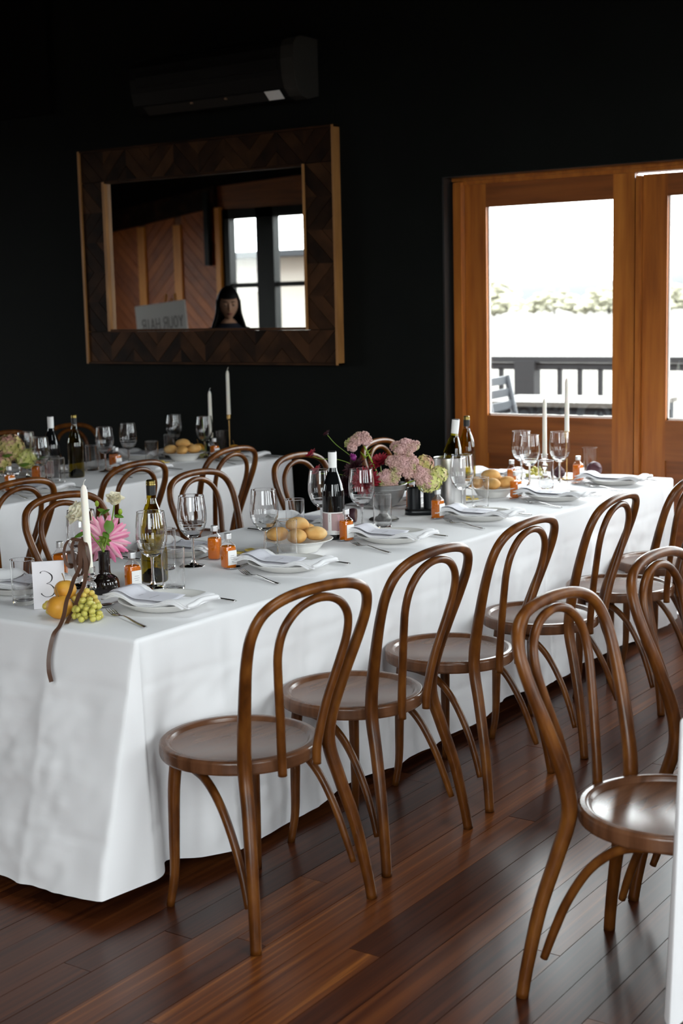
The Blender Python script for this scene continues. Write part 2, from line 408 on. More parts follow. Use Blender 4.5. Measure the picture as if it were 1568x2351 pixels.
# ------------------------------------------------------------------ tables and cloths
T = .736
def sstep(a, b, x):
    t = max(0, min(1, (x-a)/(b-a))); return t*t*(3-2*t)
def table(x0, x1, y0, y1, label):
    t = thing('folding_table', label, 'table', ((x0+x1)/2, (y0+y1)/2, 0))
    w, d = (x1-x0)/2-.02, (y1-y0)/2-.02
    MB().box(-w, w, -d, d, T-.045, T-.012).build('tabletop', 'table_black', t)
    for sx in (-1, 1):
        for yy in (-d+.35, -.25, .25, d-.35):
            lg = MB().tube([(sx*(w-.27), yy, T-.045), (sx*(w-.23), yy, .02)], .016, 8).build('leg', 'table_black', t)
            MB().lathe([(0, 0), (.024, 0), (.026, .03), (.018, .045), (0, .045)], 10, sx*(w-.23), yy, 0).build('rubber_foot', 'table_black', lg)
    return t
def cloth(x0, x1, y0, y1, label, res=.014, Fx=.03, Fy=.17, dents=(), seed=0, ch=.045):
    rr = .012; per = []            # (centre of edge rounding x, y, normal x, y, arc length)
    def side(ax, ay, bx, by, nx, ny, s0):
        ln = math.hypot(bx-ax, by-ay); k = max(4, int(ln/res))
        for i in range(k): per.append((ax+(bx-ax)*i/k-nx*rr, ay+(by-ay)*i/k-ny*rr, nx, ny, s0+ln*i/k))
        return s0+ln
    def corner(x, y, a0, s0):
        k = max(6, int(.16/res)); sx = 1 if x > x0+.1 else -1; sy = 1 if y > y0+.1 else -1
        for i in range(k):
            a = a0+R(90)*(i+.5)/k; per.append((x-sx*rr, y-sy*rr, math.cos(a), math.sin(a), s0+.2*(i+.5)/k))
        return s0+.2
    i_ = rr
    a = 0
    a = side(x0+i_, y0, x1-i_, y0, 0, -1, a); a = corner(x1, y0, R(-90), a)
    a = side(x1, y0+i_, x1, y1-i_, 1, 0, a); a = corner(x1, y1, 0, a)
    a = side(x1-i_, y1, x0+i_, y1, 0, 1, a); a = corner(x0, y1, R(90), a)
    a = side(x0, y1-i_, x0, y0+i_, -1, 0, a); a = corner(x0, y0, R(180), a)
    nv = int(T/res)
    def off(p, t):
        x, y, nx, ny, s = p
        cn = 4*nx*nx*ny*ny
        fl = nx*nx*Fx + ny*ny*(Fy if ny < 0 else .05)
        o = fl*(t**1.1)
        edge = 1 if cn > 1e-4 else (min(abs(x-x0), abs(x-x1)) if abs(ny) > .5 else min(abs(y-y0), abs(y-y1)))
        ez = 0 if cn > 1e-4 else sstep(.02, .3, edge)
        amp = (.013 if abs(nx) > .5 else .008)*(t**1.4)*ez
        o += amp*(math.sin(s*9+seed+1.3*math.sin(s*2.1))+.6*math.sin(s*17+2*seed+math.sin(s*5)))
        for (dx, dy, w, dep, tm) in dents:
            if dep > .1:
                if (dx > (x0+x1)/2) == (nx > 0) and cn < 1e-4: o -= dep*math.exp(-((y-dy)/w)**4)*sstep(.05, .34, t)
            elif (dx > (x0+x1)/2) == (nx > 0): o -= dep*math.exp(-(y-dy)**2/(w*w))*(math.exp(-((t-tm)/.26)**2) if tm < .9 else sstep(.1, .8, t))*(1-cn)
        # wrinkles and ironed creases
        q = Vector((s*3.2+t*2.2, t*2.4-s*.7, seed))
        o += (.014 if abs(ny) > .5 else .0065)*sstep(.02, .3, t)*(noise.fractal(q*2.1, .9, 2.1, 3)+.16*noise.ridged_multi_fractal(Vector((q.x*3+q.y*4, q.y*2.2-q.x*1.5, seed)), 1.0, 2.0, 3, 1.0, 2.0)-.15)*(.35+.65*ez)
        for zc in (.19, .78): o -= .0045*math.exp(-abs(t-zc)/.011)
        f = (s % .42)-.21
        o += .006*math.exp(-abs(f)/.012)*sstep(.0, .1, t)*(1-cn)
        return o
    m = MB(); n = len(per); rows = []
    def row(fn):
        rows.append(list(range(len(m.v), len(m.v)+n)))
        for p in per: m.v.append(fn(p))
    for k in range(4):
        an = R(30*k)
        row(lambda p: (p[0]+p[2]*rr*math.sin(an), p[1]+p[3]*rr*math.sin(an), T-.0012-rr*(1-math.cos(an))))
    for j in range(1, nv+1):
        t = j/nv
        def f(p):
            o = rr+off(p, t); hem = ch+.012*math.sin(p[4]*6.3+seed)+.01*math.sin(p[4]*2.3)
            if abs(p[2]) > 1e-6 and abs(p[3]) > 1e-6:
                w = math.atan2(abs(p[2]), abs(p[3]))/R(90); q = Fx*t**1.1*w; e = (Fy if p[3] < 0 else .05)*t**1.1*(1-w)
                return (p[0]+p[2]*rr+math.copysign(q, p[2]), p[1]+p[3]*rr+math.copysign(e, p[3]), T-rr-t*(T-rr-hem))
            return (p[0]+p[2]*o, p[1]+p[3]*o, T-rr-t*(T-rr-hem))
        row(f)
    for a_, b_ in zip(rows, rows[1:]):
        for i in range(n): m.face((a_[i], b_[i], b_[(i+1) % n], a_[(i+1) % n]))
    def top(u, v):
        x, y = x0+rr+(x1-x0-2*rr)*u, y0+rr+(y1-y0-2*rr)*v
        return (x, y, T-.0012)
    m.grid(top, 2, 2, False)
    o = m.build('tablecloth', 'cloth')
    return tag(o, label, 'tablecloth', 'white tablecloths reaching the floor')
T1 = (-3.54, -2.58, 2.75, 6.60); T2 = (-5.91, -4.95, 2.85, 6.67); T3 = (-1.075, -.12, 2.79, 6.4)
table(*T1, 'black folding table hidden under the white cloth of the middle table')
table(*T2, 'black folding table hidden under the white cloth of the back table')
table(*T3, 'black folding table hidden under the white cloth at the right edge')
cloth(*T1, 'white tablecloth on the middle long table with the number card', .012, seed=.4,
      dents=[(-2.58, 2.885, .06, .075, 1)] + [(-2.58, y, .13, .03, .42) for y in (2.93, 3.48, 4.06, 4.69, 5.33, 5.93)] + [(-3.54, y, .27, .19, .42) for y in (3.83, 4.64, 5.36, 6.12)])
cloth(*T2, 'white tablecloth on the back table below the mirror', .028, seed=2.0, Fy=.08,
      dents=[(-4.95, y, .14, .04, .42) for y in (4.08, 4.8, 5.48)] + [(-5.91, y, .27, .2, .42) for y in (5.7, 6.22)])
cloth(*T3, 'white tablecloth corner at the right edge of the photo', .028, seed=3.1, Fy=.05, dents=[(-1.075, y, w, .19, .42) for y, w in ((3.02, .225), (3.66, .27))])

# ------------------------------------------------------------------ bentwood chairs
def make_chair():
    t = thing('bentwood_chair', 'x', 'chair')
    sr = .218
    st = MB().lathe([(0, .447), (sr-.034, .449), (sr-.0335, .4492), (sr-.033, .4495), (sr-.027, .4575), (sr-.0265, .458), (sr-.018, .4605), (sr-.006, .4595), (sr-.002, .4565), (sr, .452),
                     (sr+.0005, .44), (sr, .427), (sr-.002, .4225), (sr-.0022, .4222), (sr-.006, .421), (sr-.0065, .421), (sr-.06, .421), (0, .424)], 56)
    st.build('seat', 'seat_wood', t)
    half = [(.222, -.272, 0, .015), (.213, -.262, .08, .0155), (.195, -.238, .22, .017), (.172, -.208, .34, .018), (.157, -.184, .44, .019), (.163, -.192, .53, .0185),
            (.185, -.222, .64, .0168), (.207, -.256, .744, .0152), (.211, -.282, .82, .0145), (.184, -.301, .874, .0142), (.115, -.312, .903, .0142), (0, -.316, .912, .0142)]
    full = half + [(-a, b, c, d) for a, b, c, d in half[::-1][1:]]
    sp = spline(full, 6)
    MB().tube([p[:3] for p in sp], [p[3] for p in sp], 14).build('back_hoop', 'chair_wood', t)
    half = [(.064, -.226, .415, .0125), (.067, -.228, .47, .0125), (.085, -.245, .58, .0122), (.113, -.27, .69, .0118), (.127, -.287, .764, .0115), (.116, -.3, .824, .0115), (.07, -.308, .868, .0115), (0, -.311, .884, .0115)]
    full = half + [(-a, b, c, d) for a, b, c, d in half[::-1][1:]]
    sp = spline(full, 6)
    MB().tube([p[:3] for p in sp], [p[3] for p in sp], 12).build('inner_hoop', 'chair_wood', t)
    for s in (-1, 1):
        sp = spline([(s*.14, .1, .425, .0178), (s*.149, .106, .33, .017), (s*.153, .108, .2, .0152), (s*.156, .11, .09, .0132), (s*.167, .12, 0, .0112)], 5)
        MB().tube([p[:3] for p in sp], [p[3] for p in sp], 12).build('leg', 'chair_wood', t)
        sp = spline([(s*.14, .085, .409, .0115), (s*.157, .02, .409, .0118), (s*.17, -.05, .393, .0118), (s*.181, -.115, .34, .0116), (s*.188, -.168, .255, .0112), (s*.193, -.203, .17, .011), (s*.2, -.226, .1, .0095)], 6)
        MB().tube([p[:3] for p in sp], [p[3] for p in sp], 10).build('brace', 'chair_wood', t)
    return t
chair0 = make_chair()
CHILD[chair0.name] = list(chair0.children)
_used = []
def chair(x, y, deg, label, group):
    """deg: heading of the chair's front, 0 = +Y, 90 = -X, -90 = +X"""
    if not _used:
        _used.append(1); chair0.location = (x, y, 0); chair0.rotation_euler = (0, 0, R(deg)); tag(chair0, label, 'chair', group); return chair0
    return copy_tree(chair0, (x, y, 0), R(deg), label, group)
G1 = 'bentwood chairs along the near side of the middle table'
for i, (x, y, a, l) in enumerate([
    (-2.36, 2.905, 82, 'bentwood chair nearest the camera, first in the row along the middle table'),
    (-2.37, 3.465, 88, 'second bentwood chair of the row along the near side of the middle table'),
    (-2.375, 4.06, 90, 'third bentwood chair of the row along the near side of the middle table'),
    (-2.35, 4.69, 92, 'fourth bentwood chair of the row, its seat seen through the right foreground hoop'),
    (-2.31, 5.33, 90, 'fifth bentwood chair of the row along the near side of the middle table'),
    (-2.36, 5.93, 88, 'last bentwood chair of the row, beside the far table end by the doors')]):
    chair(x, y, a, l, G1)
G2 = 'bentwood chairs on the far side of the middle table'
for x, y, a, l in [(-3.64, 3.83, -90, 'bentwood chair behind the pink dahlia and candle, back hoop towards the back table'),
                   (-3.64, 4.64, -88, 'bentwood chair behind the olive wine bottle, across the middle table'),
                   (-3.64, 5.36, -90, 'bentwood chair behind the dark red wine bottle, across the middle table'),
                   (-3.66, 6.12, -84, 'bentwood chair half hidden behind the pink sedum flowers')]:
    chair(x, y, a, l, G2)
G3 = 'bentwood chairs on the near side of the back table'
for x, y, a, l in [(-4.75, 4.08, 90, 'bentwood chair cut off by the left edge, at the back table'),
                   (-4.75, 4.8, 90, 'bentwood chair at the back table, hoop above the white roses'),
                   (-4.745, 5.48, 92, 'bentwood chair at the back table, hoop below the bread bowl')]:
    chair(x, y, a, l, G3)
G4 = 'bentwood chairs on the far side of the back table'
for x, y, a, l in [(-6.0, 5.7, -90, 'bentwood chair beyond the back table, behind the black wine bottle'),
                   (-6.0, 6.22, -90, 'bentwood chair beyond the back table, behind the olive bottle and glasses')]:
    chair(x, y, a, l, G4)
G5 = 'bentwood chairs in the right foreground'
for x, y, a, l in [(-1.17, 3.01, -93, 'large bentwood chair in the right foreground with a glossy dark seat'),
                   (-1.17, 3.66, -92, 'bentwood chair cut off by the right edge, behind the foreground chair')]:
    chair(x, y, a, l, G5)

# ------------------------------------------------------------------ mirror on the black wall
def chevron(parent, x0, x1, z0, z1, horiz, y0, y1):
    """diagonal planks in alternating blocks filling a frame side"""
    if horiz: n = max(1, round((x1-x0)/(z1-z0)/1.05)); blocks = [(x0+(x1-x0)*i/n, x0+(x1-x0)*(i+1)/n, z0, z1) for i in range(n)]
    else: n = max(1, round((z1-z0)/(x1-x0)/1.05)); blocks = [(x0, x1, z0+(z1-z0)*i/n, z0+(z1-z0)*(i+1)/n) for i in range(n)]
    for i, b in enumerate(blocks):
        s = 1 if i % 2 else -1
        cx, cz = (b[0]+b[1])/2, (b[2]+b[3])/2; w = .078
        for k in range(-3, 4):
            a = [(-1, k*w+.0015), (1, k*w+.0015), (1, (k+1)*w-.0015), (-1, (k+1)*w-.0015)]
            c = math.sqrt(.5)
            p = [(cx+(u-s*v)*c, cz+(s*u+v)*c) for u, v in a]
            p = clip(p, b)
            if len(p) > 2 and area(p) > 2e-4:
                MB().prism(p, y0, y1-random.uniform(0, .004), 'y').build('plank', 'frame_wood', parent)
MX0, MX1, MZ0, MZ1 = -6.742, -4.722, 1.256, 2.622
IX0, IX1, IZ0, IZ1 = -6.52, -4.952, 1.478, 2.405
mi = thing('wall_mirror', 'large rectangular mirror in a dark chevron wood frame on the black wall', 'mirror', (0, YB, 0))
bk = MB(); YM = -.06
bk.box(MX0+.01, MX1-.01, -.02, 0, MZ0+.01, MZ1-.01).build('backing', 'black_paint', mi)
MB().box(IX0-.02, IX1+.02, -.03, -.026, IZ0-.02, IZ1+.02).build('mirror_glass', 'mirror_glass', mi)
fb = obj('frame', None, mi)
for h, q in ((True, (MX0+.018, MX1-.018, IZ1+.016, MZ1-.014)), (True, (MX0+.018, MX1-.018, MZ0+.014, IZ0-.016)),
             (False, (MX0+.018, IX0-.026, IZ0-.012, IZ1+.012)), (False, (IX1+.016, MX1-.018, IZ0-.012, IZ1+.012))):
    chevron(fb, *q, h, -.052, -.02)
for q in ((MX0, MX1, MZ1-.012, MZ1), (MX0, MX1, MZ0, MZ0+.012)):
    MB().box(q[0], q[1], YM, 0, q[2], q[3]).build('edge_strip', 'frame_edge' if 0 else 'frame_wood', mi)
for q in ((MX0, MX0+.016), (MX1-.016, MX1)):
    MB().box(q[0], q[1], YM-.004, 0, MZ0+.001, MZ1-.001).build('edge_strip', 'frame_edge', mi)
for q in ((IX0-.02, IX1+.012, IZ1, IZ1+.014), (IX0-.02, IX1+.012, IZ0-.014, IZ0)):
    MB().box(q[0], q[1], YM+.002, -.02, q[2], q[3]).build('inner_strip', 'frame_wood', mi)
for q in ((IX0-.022, IX0), (IX1, IX1+.014)):
    MB().box(q[0], q[1], YM, -.02, IZ0-.012, IZ1+.012).build('inner_strip', 'frame_edge', mi)

# ------------------------------------------------------------------ air conditioner
ac = thing('air_conditioner', 'black split air conditioner with a white sticker, high above the mirror', 'air conditioner', (0, YB, 0))
prof = [(0, 2.8), (-.1, 2.775), (-.16, 2.79), (-.205, 2.83), (-.228, 2.9), (-.235, 2.98), (-.23, 3.05), (-.205, 3.09), (-.15, 3.108), (0, 3.105)]
MB().prism([(y, z) for y, z in prof], -6.1, -4.95, 'x').build('body', 'ac_black', ac)
MB().prism([(y*1.02, z+(.004 if z > 2.95 else -.006)) for y, z in prof], -4.95, -4.86, 'x').build('end_cap', mat('ac_end', (.034, .031, .027), .5, spec=.2), ac)
MB().prism([(-.234, 3.02), (-.239, 2.99), (-.236, 2.93), (-.23, 2.93), (-.232, 2.99), (-.228, 3.02)], -6.05, -4.98, 'x').build('front_panel', 'ac_black', ac)
MB().prism([(-.2, 2.822), (-.15, 2.776), (-.145, 2.782), (-.195, 2.828)], -6.03, -5.0, 'x').build('louvre', mat('ac_louvre', (.022, .02, .018), .4), ac)
for x in (-5.66, -5.4): MB().box(x, x+.018, -.196, -.186, 2.806, 2.818).build('clip', mat('tan', (.2, .12, .07), .5) if 'tan' not in MATS else 'tan', ac)
st = MB().prism([(-.202, 2.822), (-.152, 2.778), (-.153, 2.777), (-.203, 2.821)], -5.1, -4.99, 'x').build('sticker', 'white_print', ac); st['label'] = 'white rating sticker'

# ------------------------------------------------------------------ timber wall, posts and sign seen in the mirror
def diag_boards(x0, x1, z0, z1, s):
    w = .11; c = math.sqrt(.5); cx, cz = (x0+x1)/2, (z0+z1)/2
    for k in range(-18, 19):
        a = [(-4, k*w+.003), (4, k*w+.003), (4, (k+1)*w-.003), (-4, (k+1)*w-.003)]
        p = clip([(cx+(u-s*v)*c, cz+(s*u+v)*c) for u, v in a], (x0, x1, z0, z1))
        if len(p) > 2 and area(p) > 1e-3: MB().prism(p, YF, YF+.018, 'y').build('board', 'panel_orange', WF)
diag_boards(-14.6, -13.61, .0, 2.75, -1); diag_boards(-13.48, -12.96, 0, 2.82, 1); diag_boards(-12.83, -12.24, 0, 2.9, -1)
for a, b in ((-13.61, -13.48), (-12.96, -12.83)): MB().box(a, b, YF, YF+.05, 0, 2.7).build('batten', 'post_orange', WF)
MB().box(-12.2, -12.125, YF, YF+.08, 0, 2.89).build('batten', 'post_orange', WF)
MB().box(-12.36, -12.28, YF+.05, YF+.12, 2.14, 3.1).build('hanging_bar', 'black_paint', WF)
rk = MB().prism([(-14.9, 2.56), (-12.2, 2.9), (-12.2, 3.17), (-14.9, 2.83)], YF, YF+.09, 'y').build('trim_11', 'frame_wood'); struct(rk)
struct(MB().prism([(-14.9, 2.83), (-12.2, 3.17), (-9.0, 3.3), (-9.0, 3.9), (-14.9, 3.9)], YF, YF+.05, 'y').build('trim_12', 'ceiling_black'))

sg = thing('welcome_sign', 'white board on an easel lettered YOUR HAIR, seen in the mirror', 'sign', (-10.3, 2.0, 0), R(180))
bd = MB().box(-.36, .36, -.008, .008, .86, 1.66).build('board', 'white_print', sg); bd.rotation_euler = (0, R(5), 0)
ink = mat('sign_ink', (.2, .17, .16), .7)
def stroke(mb, pts, w, y=-.0095):
    pts = [Vector((a, 0, b)) for a, b in pts]
    for a, b in zip(pts, pts[1:]):
        d = (b-a).normalized(); nrm = Vector((-d.z, 0, d.x))*w/2; n = len(mb.v); e = d*w*.3
        for p in (a-nrm-e, b-nrm+e, b+nrm+e, a+nrm-e): mb.v.append((p.x, y, p.z))
        mb.face((n, n+1, n+2, n+3), False)
LET = {'Y': [[(0, 1), (.5, .5), (1, 1)], [(.5, .5), (.5, 0)]], 'O': [[(.5+.5*math.cos(R(30*i)), .5+.5*math.sin(R(30*i))) for i in range(13)]],
       'U': [[(0, 1), (0, .3), (.2, .03), (.5, 0), (.8, .03), (1, .3), (1, 1)]], 'R': [[(0, 0), (0, 1), (.7, 1), (.95, .82), (.95, .65), (.7, .5), (0, .5)], [(.5, .5), (1, 0)]],
       'H': [[(0, 0), (0, 1)], [(1, 0), (1, 1)], [(0, .5), (1, .5)]], 'A': [[(0, 0), (.5, 1), (1, 0)], [(.2, .35), (.8, .35)]], 'I': [[(.5, 0), (.5, 1)]],
       'S': [[(.95, .85), (.6, 1), (.2, .95), (.05, .75), (.3, .55), (.8, .4), (.95, .2), (.7, .02), (.3, 0), (.03, .15)]], 'Z': [[(0, 1), (1, 1), (0, 0), (1, 0)]]}
lt = MB(); x = -.31
for ch in 'YOUR HAIR':
    if ch == ' ': x += .035; continue
    w = .03 if ch == 'I' else .05
    for st_ in LET[ch]: stroke(lt, [(x+a*w, 1.385+b*.115) for a, b in st_], .011)
    x += w+.024
lt.build('lettering', ink, bd, (0, 0, 0))
for s in (-1, 1): MB().tube([(s*.34, -.05, 0), (s*.06, .02, 1.75)], .014, 8).build('easel_leg', 'post_orange', sg)
MB().tube([(0, .5, 0), (0, .03, 1.7)], .014, 8).build('easel_leg', 'post_orange', sg)
MB().box(-.4, .4, -.05, .0, .82, .86).build('ledge', 'post_orange', sg)

# ------------------------------------------------------------------ outside: deck, railing, field, trees, hills
struct(MB().box(-14, 10, YB+.25, 14.62, -.3, -.04).build('floor_deck', 'deck'))
gd = struct(MB().box(-1500, 1500, 14.62, 1600, -1.9, -1.8).box(-1500, 1500, -1500, YF-.4, -1.2, -.6).box(-1500, XL-.4, YF-.4, 14.62, -1.2, -.6).box(XR+.4, 1500, YF-.4, 14.62, -1.2, -.6).build('ground', 'field'))
rl = thing('deck_railing', 'dark timber railing around the deck outside the doors', 'railing', (0, 14.5, 0))
MB().box(-13, 8, -.05, .05, .9, .965).build('top_rail', 'rail_grey', rl)
MB().box(-13, 8, -.02, .02, .82, .895).build('rail', 'rail_grey', rl)
MB().box(-13, 8, -.02, .02, .06, .12).build('rail', 'rail_grey', rl)
bm_ = MB().box(-.024, .024, -.02, .02, .1, .84).mesh('baluster', 'rail_grey'); pm_ = MB().box(-.125, .125, -.08, .08, -.2, .92).mesh('post', 'rail_grey')
for i in range(48):
    x = -10.2+.245*i
    if abs(((x+7.42) % 3.43)) > .2 and abs(((x+7.42) % 3.43)-3.43) > .2: obj('baluster', bm_, rl, (x, 0, 0))
for k in range(-1, 5): obj('post', pm_, rl, (-7.42+3.43*k, 0, 0))
og = mat('outdoor_grey', (.02, .022, .026), .5, spec=.2); ow = mat('outdoor_top', (.075, .066, .058), .6, spec=.2)
oc = thing('deck_chair', 'grey slatted armchair on the deck seen through the door glass', 'chair', (-5.22, 10.3, -.04), R(-82))
for s in (-1, 1):
    MB().tube([(s*.27, -.32, 1.03), (s*.27, -.2, .47), (s*.27, -.26, 0)], .028, 6).build('leg', og, oc)
    MB().tube([(s*.27, .28, .68), (s*.27, .28, 0)], .028, 6).build('leg', og, oc)
    MB().box(s*.27-.035, s*.27+.035, -.24, .32, .66, .7).build('armrest', og, oc)
for k in range(5):
    z = .56+.1*k; y = -.23-.115*(k/5)
    MB().box(-.25, .25, y-.015, y+.01, z, z+.065).build('back_slat', og, oc)
for k in range(5): MB().box(-.25, .25, -.18+.1*k, -.1+.1*k, .43, .455).build('seat_slat', og, oc)
ot = thing('deck_table', 'pale topped grey table on the deck beyond the door glass', 'table', (-5.36, 11.45, -.04), R(4))
for k in range(6): MB().box(-.75, .75, -.45+.15*k, -.31+.15*k, .735, .775).build('slat', ow, ot)
MB().box(-.72, .72, -.42, .42, .67, .73).build('apron', og, ot)
for sx in (-1, 1):
    for sy in (-1, 1): MB().box(sx*.68-.04, sx*.68+.04, sy*.38-.04, sy*.38+.04, 0, .68).build('leg', og, ot)
ob = thing('deck_bench', 'grey slatted bench on the deck at the right edge of the door view', 'bench', (-3.3, 10.9, -.04), R(0))
for k in range(4): MB().box(-.35, .35, -.2+.1*k, -.11+.1*k, .74, .78).build('slat', og, ob)
for sx in (-1, 1): MB().box(sx*.3-.04, sx*.3+.04, -.18, .18, 0, .74).build('leg', og, ob)

def blob_tree(x, y, h, w, label):
    t = thing('field_tree', label, 'tree', (x, y, -1.8), 0, 'pale trees along the far side of the field')
    m = MB(); random.seed(int(x*7))
    for _ in range(150):
        q = random.uniform(-1, 1); m.ico((q*w*1.7, random.uniform(-2, 2), h*(.1+.74*random.random()*(1-.7*q*q))), h*random.uniform(.05, .12), 1, .3, (1.5, 1, .8))
    m.build('crown', 'leaf_far', t)
    MB().tube([(0, 0, 0), (.2, 0, h*.6)], [h*.04, h*.02], 6).build('trunk', 'rail_grey', t)
wh = ['tallest pale tree at the left side of the door view', 'second tree from the left across the field', 'third tree from the left across the field', 'low pale tree in the middle of the door view',
      'fifth tree from the left across the field', 'tree just left of the timber door post', 'tree hidden behind the timber door post', 'pale tree seen through the right door glass']
for i in range(8): blob_tree(250*math.tan(R(-28.4+i*1.12)), 250+14*(i % 4), 8.5 if i == 0 else 5.2+.8*((i*37) % 3), 3.3 if i == 0 else 3.4, wh[i])
hl = MB()
def hill(u, v):
    x = -2200+2600*u; h = (18+22*noise.noise(Vector((u*5, 0, 3)))+9*noise.noise(Vector((u*17, 1, 3))))
    return (x, 1250+60*v, -2+max(4, h)*(math.sin(math.pi*min(1, v))))
struct(hl.grid(hill, 90, 6).build('hills', 'hill'))
# neighbouring shed outside the front window (seen in the mirror)
sh = thing('white_shed', 'pale shed with a slanting grey brace outside the window in the mirror', 'shed', (-13.2, -6.0, -.6))
pale = mat('shed_pale', (.3, .28, .25), .8)
MB().box(-4, 4, -.1, 0, 0, 3.0).build('wall', pale, sh)
MB().prism([(-4.2, 3.0), (4.2, 3.0), (4.2, 3.1), (-4.2, 3.1)], -.2, .5, 'y').build('gutter', 'outdoor_grey', sh)
MB().prism([(.6, 3.1), (.9, 3.1), (3.2, 5.6), (2.9, 5.6)], -.1, .1, 'y').build('brace', 'rail_grey' if 0 else 'outdoor_grey', sh)

# ================================================================== things on the tables
def glass_solid(name, color=(1, 1, 1), rough=0.0):
    m = mat(name, color, rough, trans=1.0, ior=1.48); return m
glass_solid('clear_glass'); glassy('thin_glass', (.985, .985, .985), 1.0, .07)
glassy('rim_glass', (.8, .82, .85), 1.0, .35)
mat('ceramic', (.78, .765, .73), .22, spec=.5)
mat('linen', (.84, .835, .85), .9, sheen=.1, spec=.2)
mat('menu_paper', (.74, .735, .8), .7); mat('menu_ink', (.35, .33, .36), .8)
mat('steel', (.55, .54, .53), .16, metal=1); mat('brushed_steel', (.62, .61, .6), .3, metal=1)
mat('pewter', (.3, .295, .285), .36, metal=1); noise_color(MATS['pewter'], [(.2, (.2, .195, .19)), (.8, (.42, .41, .4))], 14, (1, 1, .3), 5, bump=.2)
mat('brass', (.62, .4, .16), .25, metal=1); mat('foil_cap', (.75, .75, .76), .4, metal=.8)
def two_shader(name, col, tr, gloss=.06):
    m = mat(name, col, .12, trans=tr, ior=1.34, spec=.5); return m
two_shader('orange_drink', (.75, .19, .006), .25)
mat('bottle_label', (.82, .81, .8), .6)
glassy('olive_glass', (.6, .49, .06), 1.0, .05)
glassy('olive_glass_full', (.55, .5, .08), 1.0, .05)
mat('dark_glass', (.004, .0045, .005), .06, spec=.7); mat('smoke_glass', (.012, .008, .007), .05, spec=.8)
mat('capsule_white', (.8, .79, .78), .5); mat('black_foil', (.012, .012, .013), .35); mat('gold_foil', (.25, .19, .06), .3, metal=1)
mat('label_mauve', (.4, .27, .27), .65); mat('label_pink', (.5, .27, .32), .65)
noise_color(MATS['label_pink'], [(.3, (.36, .15, .22)), (.7, (.6, .38, .4))], 22, (1, 1, .4), 4)
mat('wax', (.84, .8, .71), .45, sub=.25); mat('wick', (.8, .78, .72), .8)
mat('bread', rough=.7); noise_color(MATS['bread'], [(.25, (.52, .24, .06)), (.5, (.66, .36, .11)), (.75, (.78, .55, .27))], 16, (1, 1, 1), 6, bump=.25)
mat('butter', (.83, .62, .13), .4)
mat('pear', rough=.5); noise_color(MATS['pear'], [(.25, (.5, .2, .02)), (.5, (.64, .3, .03)), (.8, (.74, .42, .07))], 12, (1, 1, 1), 6, bump=.05)
mat('twig', (.2, .11, .03), .8)
mat('grape', (.5, .46, .1), .3, sub=.3); mat('grape_gold', (.6, .46, .1), .3, sub=.3)
mat('fig', (.07, .025, .035), .5); mat('ribbon', (.085, .04, .024), .42)
mat('card_white', (.72, .7, .73), .6); mat('ink_black', (.012, .011, .012), .6)
mat('stem_green', (.17, .26, .03), .5); mat('leaf_green', (.09, .19, .02), .45); mat('leaf_lime', (.26, .36, .03), .5)
mat('rose_cream', (.8, .74, .57), .6, sub=.15)
mat('dahlia_pink', rough=.55, sub=.1); noise_color(MATS['dahlia_pink'], [(.3, (.72, .12, .3)), (.5, (.8, .3, .45)), (.72, (.86, .62, .62))], 40, (.25, 2.2, 1), 3)
mat('dahlia_red', (.26, .008, .022), .55); mat('dahlia_dark', (.035, .004, .009), .6); mat('magenta', (.2, .01, .15), .5)
mat('sedum', rough=.8); noise_color(MATS['sedum'], [(.32, (.36, .38, .12)), (.47, (.5, .31, .27)), (.7, (.64, .4, .39))], 18, (1, 1, 1), 3)
mat('hydrangea', rough=.7); noise_color(MATS['hydrangea'], [(.3, (.4, .42, .08)), (.5, (.58, .58, .2)), (.7, (.66, .5, .33))], 24, (1, 1, 1), 3)
mat('hydrangea_mix', rough=.7); noise_color(MATS['hydrangea_mix'], [(.28, (.3, .28, .06)), (.45, (.5, .42, .16)), (.58, (.48, .25, .2)), (.75, (.22, .07, .07))], 22, (1, 1, 1), 3)
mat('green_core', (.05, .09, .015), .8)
mat('black_ceramic', (.006, .007, .009), .32)

# ---- masters, then copies
def master(fn):
    o = fn(); CHILD[o.name] = list(o.children)
    def walk(q):
        CHILD[q.name] = list(q.children)
        for c in q.children: walk(c)
    walk(o)
    state = [False]
    def place(loc, rz, label, group=None):
        if not state[0]:
            state[0] = True; o.location = loc; o.rotation_euler = (0, 0, rz); tag(o, label, None, group); return o
        return copy_tree(o, loc, rz, label, group)
    return place

def _wineglass():
    t = thing('wine_glass', 'x', 'wine glass')
    pr = [(.0, .094), (.008, .0955), (.015, .098), (.027, .1065), (.0385, .123), (.046, .145), (.048, .164), (.0468, .19), (.0437, .216), (.041, .237)]
    inn = [(.0398, .2368), (.0424, .216), (.0455, .19), (.0467, .164), (.0446, .146), (.037, .1255), (.026, .111), (.014, .1045), (.006, .1025), (0, .102)]
    MB().lathe(pr + [(.0408, .2378), (.04, .2378)] + inn, 36).build('bowl', 'clear_glass', t)
    MB().lathe([(0, .0945), (.006, .0945), (.0055, .09), (.0042, .075), (.0042, .04), (.0055, .02), (.009, .011), (.016, .0065), (0, .0065)], 16).build('stem', 'clear_glass', t)
    MB().lathe([(0, .007), (.015, .0065), (.028, .0042), (.0365, .0022), (.037, .0012), (.036, .0004), (0, .0004)], 32).build('foot', 'clear_glass', t)
    return t
_wg = _wineglass
def _wineglass():
    t = _wg(); t.scale = (1.06, 1.06, 1.03); return t
wine_glass = master(_wineglass)
